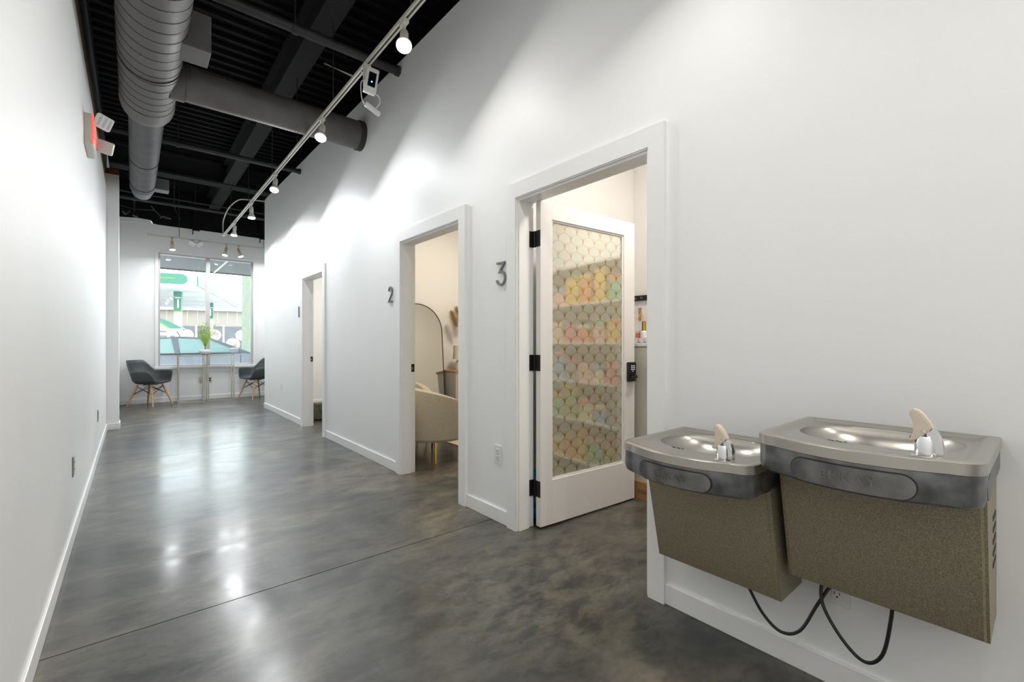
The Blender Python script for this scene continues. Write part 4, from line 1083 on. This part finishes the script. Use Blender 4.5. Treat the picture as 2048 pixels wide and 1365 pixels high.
for k, (dx, dy, H) in enumerate(((-0.20, -0.02, 0.80), (-0.10, 0.03, 0.86), (0.05, 0.0, 0.84), (0.14, 0.02, 0.76))):
    P = [Vector((0, 0, 0.2)), Vector((dx * 0.4, dy * 0.4, 0.45)), Vector((dx, dy, H - 0.06))]
    st = obj('stalk', tube(B(), P, 0.003, n=6), 'pampas', t)
    b = B(); r2 = random.Random(k)
    for i in range(1600):
        s = r2.random(); c = P[1].lerp(P[2], 0.45 + 0.7 * s); v = Vector((r2.gauss(0, 1), r2.gauss(0, 1), r2.gauss(0.6, 0.7))).normalized() * r2.uniform(0.04, 0.11) * (1.1 - abs(s - 0.5))
        w = v.cross(Vector((1, 0.3, 0.2))).normalized() * 0.0011
        b.faces.new([b.verts.new(q) for q in (c - w, c + w, c + v)])
    pl = obj('plume', b, 'pampas', st); pl['kind'] = 'stuff'
b = bx(2.78, 3.75, 3.30, 4.62, 0.0, 0.012, bev=0.003)
tag(obj('rug', b, 'rug_cream'), 'cream woven rug on the concrete floor of the second room', 'rug')

# ------------------------------------------------------------------ first room: canvas bag
t = thing('canvas_bag', 'olive green canvas bag with looped handles on the floor in doorway 1', 'bag', (2.215, 7.12, 0.0), 0.25)
bm = bx(-0.14, 0.14, -0.09, 0.09, 0.0, 0.235, bev=0.04, seg=3); rb = random.Random(5)
for v in bm.verts: v.co += Vector((rb.uniform(-1, 1), rb.uniform(-1, 1), rb.uniform(-0.6, 0.6) if v.co.z > 0.05 else 0)) * 0.008
obj('body', bm, 'olive_canvas', t, smooth=True)
obj('flap', bx(-0.145, 0.145, -0.098, 0.095, 0.205, 0.255, bev=0.018), 'olive_canvas', t, smooth=True)
for s in (-1, 1):
    obj('handle', tube(B(), spline([(-0.10, s * 0.09, 0.22), (-0.085, s * 0.12, 0.15), (-0.02, s * 0.125, 0.11), (0.05, s * 0.12, 0.14), (0.08, s * 0.09, 0.22)], 6), 0.009, n=8), 'olive_canvas', t, smooth=True)

# ------------------------------------------------------------------ third room
t = thing('side_cabinet', 'glossy cream cabinet behind the open fan-glass door', 'cabinet', (3.09, 2.07, 0.0))
obj('body', bx(-0.19, 0.20, -0.30, 0.28, 0.0, 1.125, bev=0.003), 'cabinet_gloss', t)
obj('top', bx(-0.205, 0.21, -0.315, 0.29, 1.125, 1.15, bev=0.003), 'frosted_white', t)
for y0, y1 in ((-0.295, -0.012), (-0.008, 0.275)):
    dr = obj('door', bx(-0.203, -0.19, y0, y1, 0.02, 1.115, bev=0.002), 'cabinet_gloss', t); yk = y1 - 0.03 if y0 < -0.1 else y0 + 0.03
    b = B(); cyl(b, (-0.203, yk, 0.62), (-0.22, yk, 0.62), 0.010, n=12); obj('knob', b, 'gold_metal', dr, smooth=True)
t = thing('cardboard_box', 'flat brown cardboard box on the floor beside the open glass door', 'box', (2.82, 1.85, 0.0))
obj('carton', bx(0.045, 0.065, -0.33, 0.20, 0.0, 0.127), 'cardboard', t)
for z in (0.045, 0.055, 0.066): obj('print_line', bx(0.0443, 0.0451, -0.15, 0.12, z, z + 0.004), 'print_brown', t)
b = B(); box(b, 3.375, 3.40, 1.95, 2.37, 1.52, 1.565, bev=0.002)
t = thing('hook_rail', 'black wall rail with small hooks in the third room', 'hook rail', (3.40, 2.16, 1.54))
obj('rail', b, 'bronze', t, world=True)
for y in (2.05, 2.16, 2.27, 2.33):
    b = B(); tube(b, [(3.376, y, 1.545), (3.35, y, 1.535), (3.345, y, 1.55)], 0.004, n=6); obj('hook', b, 'dull_metal', t, world=True)
t = thing('gold_hook', 'small gold double hook below the black wall rail', 'hook', (3.40, 2.31, 1.40))
b = B(); box(b, -0.008, 0.0, -0.012, 0.012, -0.05, 0.06); obj('backplate', b, 'oak_edge', t)
b = B(); tube(b, [(-0.006, 0.05, 0.02), (-0.04, 0.05, 0.02), (-0.04, 0.02, -0.05), (-0.04, -0.04, 0.015), (-0.04, -0.06, -0.05)], 0.004, n=6); obj('prong', b, 'gold_metal', t)
for i, (x, y, lb) in enumerate(((3.02, 2.02, 'clear bottle with a tall gold cap on the cream cabinet'), (3.06, 1.965, 'clear bottle with a gold cap, beside the white bowls on the cabinet'))):
    t = thing('bottle', lb, 'bottle', (x, y, 1.15), group='gold-capped bottles on the cabinet')
    obj('body', lathe(B(), [(0.024, 0.0), (0.026, 0.01), (0.026, 0.085), (0.012, 0.10), (0.010, 0.11)], (0, 0, 0), 20), 'frosted_white', t, smooth=True)
    obj('cap', lathe(B(), [(0.016, 0.095), (0.016, 0.17), (0.001, 0.172)], (0, 0, 0), 20), 'gold_metal', t, smooth=True)
for x, y, z, lb in ((2.96, 2.045, 1.15, 'white bowl on the cabinet edge nearest the door'), (2.955, 1.985, 1.15, 'white bowl in front of the gold-capped bottles'), (2.95, 1.93, 1.15, 'white bowl on the cabinet furthest from the glass door')):
    o = obj('small_bowl', lathe(B(), [(0.018, 0.0), (0.028, 0.012), (0.036, 0.040), (0.033, 0.040), (0.024, 0.014), (0.001, 0.008)], (0, 0, 0), 20), 'frosted_white', smooth=True)
    o.location = (x, y, z); tag(o, lb, 'bowl', 'white bowls on the cabinet')
t = thing('pink_jar', 'small coral pink jar at the back of the cream cabinet', 'jar', (3.06, 2.085, 1.15))
obj('body', lathe(B(), [(0.03, 0.0), (0.033, 0.01), (0.033, 0.075), (0.028, 0.08), (0.001, 0.08)], (0, 0, 0), 20), 'card_coral', t, smooth=True)
obj('lid', lathe(B(), [(0.032, 0.08), (0.032, 0.10), (0.001, 0.10)], (0, 0, 0), 20), 'frosted_white', t, smooth=True)
bm = lathe(B(), [(0.07, 0.0), (0.085, 0.02), (0.09, 0.16), (0.07, 0.24), (0.035, 0.29), (0.001, 0.305)], (0, 0, 0), 20)
for v in bm.verts: v.co.x += 0.012 * math.sin(v.co.z * 40 + v.co.y * 30); v.co.y += 0.010 * math.sin(v.co.z * 33)
o = obj('foil_bag', bm, 'blue_foil', smooth=True); o.location = (2.078, 2.235, 0.0); tag(o, 'blue foil bag standing on the floor behind the open glass door', 'bag')

# unseen shelf and boxes, made up to give the glass door coloured reflections
t = thing('reflection_shelf', 'white open shelf made up in the third room to be mirrored in the fan glass', 'shelf', (3.22, 0.90, 0.0))
for y in (-0.82, 0.80): obj('side_panel', bx(-0.16, 0.17, y, y + 0.02, 0, 2.05), 'frosted_white', t)
obj('back_panel', bx(0.158, 0.17, -0.80, 0.80, 0.05, 2.05), 'frosted_white', t)
ZS = [0.06, 0.44, 0.80, 1.16, 1.52, 1.88]
for z in ZS: obj('shelf_board', bx(-0.16, 0.158, -0.80, 0.80, z - 0.02, z), 'frosted_white', t)
cols = ['pink', 'cream', 'yellow', 'blush', 'mint', 'coral', 'sky', 'orange', 'cream', 'olive', 'blush', 'grey', 'yellow']
words = dict(pink='rose pink', cream='cream', yellow='mustard yellow', blush='pale blush', mint='mint green', coral='coral red', sky='sky blue', orange='bright orange', olive='olive', grey='slate grey')
place = ['bottom', 'second', 'third', 'fourth', 'fifth']; order = ['first', 'second', 'third', 'fourth', 'fifth', 'sixth', 'seventh', 'eighth']
rb = random.Random(11); ci = 0
for r, z in enumerate(ZS[:-1]):
    y = -0.76; k = 0
    while y < 0.62 and k < 8:
        w = rb.uniform(0.12, 0.19); hh = rb.uniform(0.14, 0.30); c = cols[(ci * 5 + r) % len(cols)]; ci += 1
        t = thing('reflection_box', '%s lidded box added for the reflection, %s along the %s display shelf from the floor' % (words[c], order[k], place[r]), 'box', (3.20, 0.90 + y + w / 2, z), group='boxes added for the reflection in the fan glass')
        obj('carton', bx(-0.11, 0.11, -w / 2, w / 2, 0, hh, bev=0.004), 'card_' + c, t)
        obj('lid', bx(-0.114, 0.114, -w / 2 - 0.004, w / 2 + 0.004, hh - 0.035, hh + 0.006, bev=0.004), 'card_' + cols[(ci * 3 + 2) % len(cols)], t)
        y += w + rb.uniform(0.02, 0.05); k += 1

# ------------------------------------------------------------------ outdoors
struct('ground', bx(-60, 70, FY + 0.14, 110, -0.35, -0.15), 'asphalt', 'pale sunlit asphalt forecourt outside the window', 'ground')
t = thing('awning', 'dark grey awning soffit over the shop window outside', 'awning', (1.2, 12.6, 3.0), kind='structure')
obj('soffit', bx(-4.5, 6.0, FY + 0.15, 14.0, 3.00, 3.08), 'soffit_grey', t, world=True)
obj('fascia', bx(-4.5, 6.0, 14.0, 14.06, 2.98, 3.5), 'soffit_grey', t, world=True)
obj('light_seam', bx(1.60, 1.64, FY + 0.2, 13.98, 2.985, 3.00), 'canopy_white', t, world=True)  # pale strip standing in for a seam of light on the soffit

# parked car, seen side on, nose to the right
t = thing('parked_car', 'grey-blue saloon car parked right outside the window', 'car', (1.2, 14.6, -0.15))
def car_section(prof, y0, y1, inset):
    bm = B(); A = [bm.verts.new((x, y0, z)) for x, z in prof]; C_ = [bm.verts.new((x, y1, z)) for x, z in prof]; n = len(prof)
    bm.faces.new(A); bm.faces.new(C_[::-1])
    for k in range(n): bm.faces.new((A[k], C_[k], C_[(k + 1) % n], A[(k + 1) % n]))
    return bm
body = [(-2.2, 0.32), (-2.25, 0.62), (-2.18, 0.92), (-1.7, 1.02), (1.0, 1.04), (1.55, 0.98), (2.15, 0.86), (2.32, 0.68), (2.34, 0.42), (2.2, 0.28), (1.9, 0.26), (1.84, 0.5), (1.6, 0.62), (1.32, 0.62), (1.1, 0.5), (1.04, 0.26),
        (-1.06, 0.26), (-1.12, 0.5), (-1.34, 0.62), (-1.62, 0.62), (-1.86, 0.5), (-1.92, 0.28)]
bm = car_section(body, -0.86, 0.86, 0); bmesh.ops.bevel(bm, geom=[e for e in bm.edges if abs(e.verts[0].co.y - e.verts[1].co.y) < 1e-5], offset=0.05, segments=2, affect='EDGES')
obj('body', bm, 'car_paint', t, smooth=True)
def green(prof, w0, w1, zb, zt, m, nm, par, extra=0.0):
    bm = B(); n = len(prof)
    def yw(z): return w0 + (w1 - w0) * (z - zb) / (zt - zb) + extra
    A = [bm.verts.new((x, -yw(z), z)) for x, z in prof]; C_ = [bm.verts.new((x, yw(z), z)) for x, z in prof]
    bm.faces.new(A); bm.faces.new(C_[::-1])
    for k in range(n): bm.faces.new((A[k], C_[k], C_[(k + 1) % n], A[(k + 1) % n]))
    return obj(nm, bm, m, par, smooth=True)
gh = green([(-1.75, 1.02), (-0.95, 1.42), (-0.3, 1.475), (0.35, 1.44), (1.28, 1.02)], 0.82, 0.60, 1.02, 1.475, 'car_paint', 'cabin', t)
green([(-1.35, 1.06), (-0.93, 1.375), (-0.48, 1.42), (-0.42, 1.06)], 0.82, 0.60, 1.02, 1.475, 'car_glass', 'rear_side_window', gh, 0.004)
green([(-0.30, 1.06), (-0.34, 1.42), (0.28, 1.40), (0.95, 1.08)], 0.82, 0.60, 1.02, 1.475, 'car_glass', 'front_side_window', gh, 0.004)
green([(0.48, 1.395), (0.47, 1.38), (1.22, 1.045), (1.26, 1.05)], 0.70, 0.56, 1.02, 1.475, 'car_glass', 'windscreen', gh, 0.0)
for x in (-1.49, 1.46):
    for y in (-0.80, 0.80):
        b = B(); cyl(b, (x, y - 0.1, 0.32), (x, y + 0.1, 0.32), 0.32, n=28); wh = obj('wheel', b, 'tyre', t, smooth=True)
        b = B(); s = -1 if y < 0 else 1; cyl(b, (x, y + s * 0.09, 0.32), (x, y + s * 0.108, 0.32), 0.21, n=20); obj('hub', b, 'dull_metal', wh, smooth=True)
for s in (-1, 1):
    b = B(); box(b, 0.72, 0.90, min(s * 0.84, s * 1.0), max(s * 0.84, s * 1.0), 1.05, 1.18, bev=0.03); obj('wing_mirror', b, 'car_paint', t, smooth=True)
obj('door_trim', bx(-1.0, 1.0, -0.868, -0.858, 0.60, 0.66), 'canopy_white', t)
obj('window_trim', bx(-1.6, 1.0, -0.835, -0.822, 1.025, 1.05), 'car_trim', t)
for x in (-0.37, 0.98): obj('door_gap', bx(x - 0.006, x + 0.006, -0.866, -0.858, 0.32, 1.0), 'car_trim', t)
obj('front_lamp', bx(2.05, 2.30, -0.84, -0.55, 0.72, 0.84, bev=0.02), 'frosted_white', t)

# fuel station: rotated 15 degrees to the building
RZ = math.radians(-15)
t = thing('fuel_canopy', 'white and green fuel station canopy across the forecourt', 'canopy', (3.05, 35.9, -0.15), RZ)   # local -x left along near fascia, +y away
obj('deck', bx(-26, 0, 0, 22, 5.05, 5.85), 'canopy_white', t)
for q in (((-26, 0.0), (0.0, 0.0)),):
    obj('near_fascia', bx(-26, 0.0, -0.05, 0, 5.02, 5.90), 'canopy_white', t)
    fb = obj('green_band', prism(B(), [(-26, 5.12)] + [(-0.66 + 0.33 * math.sin(PI * k / 16), 5.45 - 0.33 * math.cos(PI * k / 16)) for k in range(17)] + [(-26, 5.78)], 'Y', -0.12, -0.05), 'canopy_green', t)
    obj('light_line', bx(-26, -1.0, -0.135, -0.12, 5.44, 5.50), 'lime', fb)
obj('side_fascia', bx(0, 0.05, 0, 22, 5.02, 5.90), 'canopy_white', t)
fb = obj('green_band', bx(0.05, 0.12, 0.65, 9.6, 5.12, 5.78, bev=0.02), 'canopy_green', t)
obj('light_line', bx(0.12, 0.135, 1.2, 9.4, 5.44, 5.50), 'canopy_deep', fb); obj('pale_stripe', bx(0.12, 0.132, 0.9, 9.5, 5.20, 5.36), 'canopy_white', fb)
fb = obj('green_band', bx(0.05, 0.12, 10.6, 21.5, 5.12, 5.78, bev=0.02), 'canopy_green', t)
obj('light_line', bx(0.12, 0.135, 10.8, 21.3, 5.44, 5.50), 'canopy_deep', fb); obj('pale_stripe', bx(0.12, 0.132, 10.8, 21.4, 5.20, 5.36), 'canopy_white', fb)
obj('lettered_panel', bx(0.05, 0.14, 9.7, 10.5, 5.0, 5.95), 'canopy_white', t)
for y in (4.0, 8.5, 13.0, 17.5): obj('soffit_seam', bx(-25.5, -0.3, y, y + 0.08, 5.03, 5.05), 'alu_frame', t)
for cx, cy in ((-1.58, 3.6), (-1.14, 13.26), (-9.0, 3.6)):
    cl = obj('column', bx(cx - 0.20, cx + 0.20, cy - 0.2, cy + 0.2, 0.0, 5.03), 'canopy_white', t)
    gp = obj('column_sign', bx(cx - 0.22, cx + 0.22, cy - 0.23, cy + 0.21, 3.62, 4.98, bev=0.01), 'canopy_green', t)
    obj('sign_digit', bx(cx + 0.0, cx + 0.09, cy - 0.245, cy - 0.23, 3.80, 4.40), 'canopy_white', gp); obj('sign_slash', bx(cx - 0.12, cx + 0.18, cy - 0.243, cy - 0.23, 4.50, 4.56), 'canopy_white', gp)
    obj('sign_foot', bx(cx - 0.22, cx + 0.22, cy - 0.235, cy + 0.21, 3.52, 3.62), 'lime', gp)
t = thing('fuel_pump', 'white fuel pump with a green arched top and yellow sunburst', 'fuel pump', (1.52, 36.6, -0.15), RZ)
obj('cabinet', bx(-0.75, 0.75, -0.35, 0.35, 0.15, 2.25, bev=0.03), 'canopy_white', t)
obj('island', bx(-1.6, 1.6, -0.6, 0.6, 0, 0.15), 'alu_frame', t)
ar = [(-1.0, 2.25)] + [(-1.0 + 2.1 * k / 14, 2.25 + 0.75 * math.sin(PI * (0.5 + 0.5 * k / 14))) for k in range(15)]
hd = obj('header', prism(B(), ar, 'Y', -0.3, 0.3), 'canopy_white', t)
ou = [(-1.0 + 2.1 * k / 14, 2.27 + 0.80 * math.sin(PI * (0.5 + 0.5 * k / 14))) for k in range(15)]; inn = [(-1.0 + 1.45 * k / 14, 2.25 + 0.70 * math.sin(PI * (0.5 + 0.5 * k / 14))) for k in range(15)]
obj('green_arch', prism(B(), ou + inn[::-1], 'Y', -0.34, -0.28), 'canopy_green', hd)
li = [(-1.0 + 1.30 * k / 14, 2.25 + 0.62 * math.sin(PI * (0.5 + 0.5 * k / 14))) for k in range(15)]
obj('lime_arch', prism(B(), inn + li[::-1], 'Y', -0.335, -0.28), 'lime', hd)
b = B(); st = [(-0.62 + (0.20 if k % 2 else 0.15) * math.cos(2 * PI * k / 36), 2.48 + (0.20 if k % 2 else 0.15) * math.sin(2 * PI * k / 36)) for k in range(36)]
prism(b, st, 'Y', -0.33, -0.30); sb = obj('sunburst', b, 'lime', hd); b = B(); cyl(b, (-0.62, -0.345, 2.48), (-0.62, -0.30, 2.48), 0.12, n=18); obj('sunburst_core', b, 'sun_yellow', hd)
for z0, z1, x0, x1 in ((2.0, 2.12, -0.55, 0.2), (1.62, 1.82, -0.5, 0.25), (1.40, 1.52, -0.5, 0.25), (1.62, 1.82, 0.4, 0.65)): obj('display', bx(x0, x1, -0.37, -0.35, z0, z1), 'pump_screen', t)
b = B(); tube(b, spline([(0.72, -0.30, 2.1), (0.95, -0.45, 1.7), (0.98, -0.5, 0.9), (0.8, -0.45, 0.6), (0.68, -0.4, 1.1)], 6), 0.03, n=6); obj('hose', b, 'tyre', t)

t = thing('shop_building', 'beige shop building behind the fuel canopy with posters in its windows', 'building', (2.0, 66.0, -0.15), RZ)
obj('wall', bx(-26, 26, 0, 8, 0, 5.2), 'store_wall', t); obj('roof_fascia', bx(-26.5, 26.5, -0.6, 0, 5.2, 6.2), 'canopy_white', t)
for k in range(9):
    x = -14.0 + k * 2.75
    wn = obj('window', bx(x - 1.28, x + 1.28, -0.06, 0, 0.5, 3.35), 'store_glass', t); obj('window_frame', bx(x + 1.28, x + 1.47, -0.1, 0, 0.4, 3.45), 'canopy_white', wn)
    for j, (dx, z, r) in enumerate(((0.5, 2.3, 0.65), (-0.4, 1.2, 0.75))):
        b = B(); cyl(b, (x + dx, -0.09, z), (x + dx, -0.06, z), r, n=22); ps = obj('poster', b, 'poster_white', wn)
        b = B(); cyl(b, (x + dx, -0.10, z), (x + dx, -0.09, z), r * 0.62, n=16); obj('poster_print', b, 'poster_red' if (k + j) % 2 else 'poster_white', wn)
for x in range(-24, 22, 1): obj('wall_groove', bx(x, x + 0.05, -0.02, 0, 3.6, 5.2), 'alu_frame', t)

t = thing('utility_pole', 'weathered grey-green wooden utility pole outside the window', 'utility pole', (3.80, 22.6, -0.15))
b = B(); cyl(b, (0, 0, 0), (0, 0, 9.0), 0.185, 0.15, n=20); obj('pole', b, 'pole_wood', t, smooth=True)
b = B(); tube(b, [(0.2, -0.05, 0.0), (0.2, -0.05, 2.6), (0.26, -0.05, 3.0), (0.4, -0.05, 3.2)], 0.03, n=8); obj('conduit', b, 'canopy_white', t, smooth=True)
b = B()
for z in (3.9, 3.92): cyl(b, (-0.19, -0.02, z), (0.19, -0.02, z), 0.02, n=8)
obj('bolt', b, 'dull_metal', t)
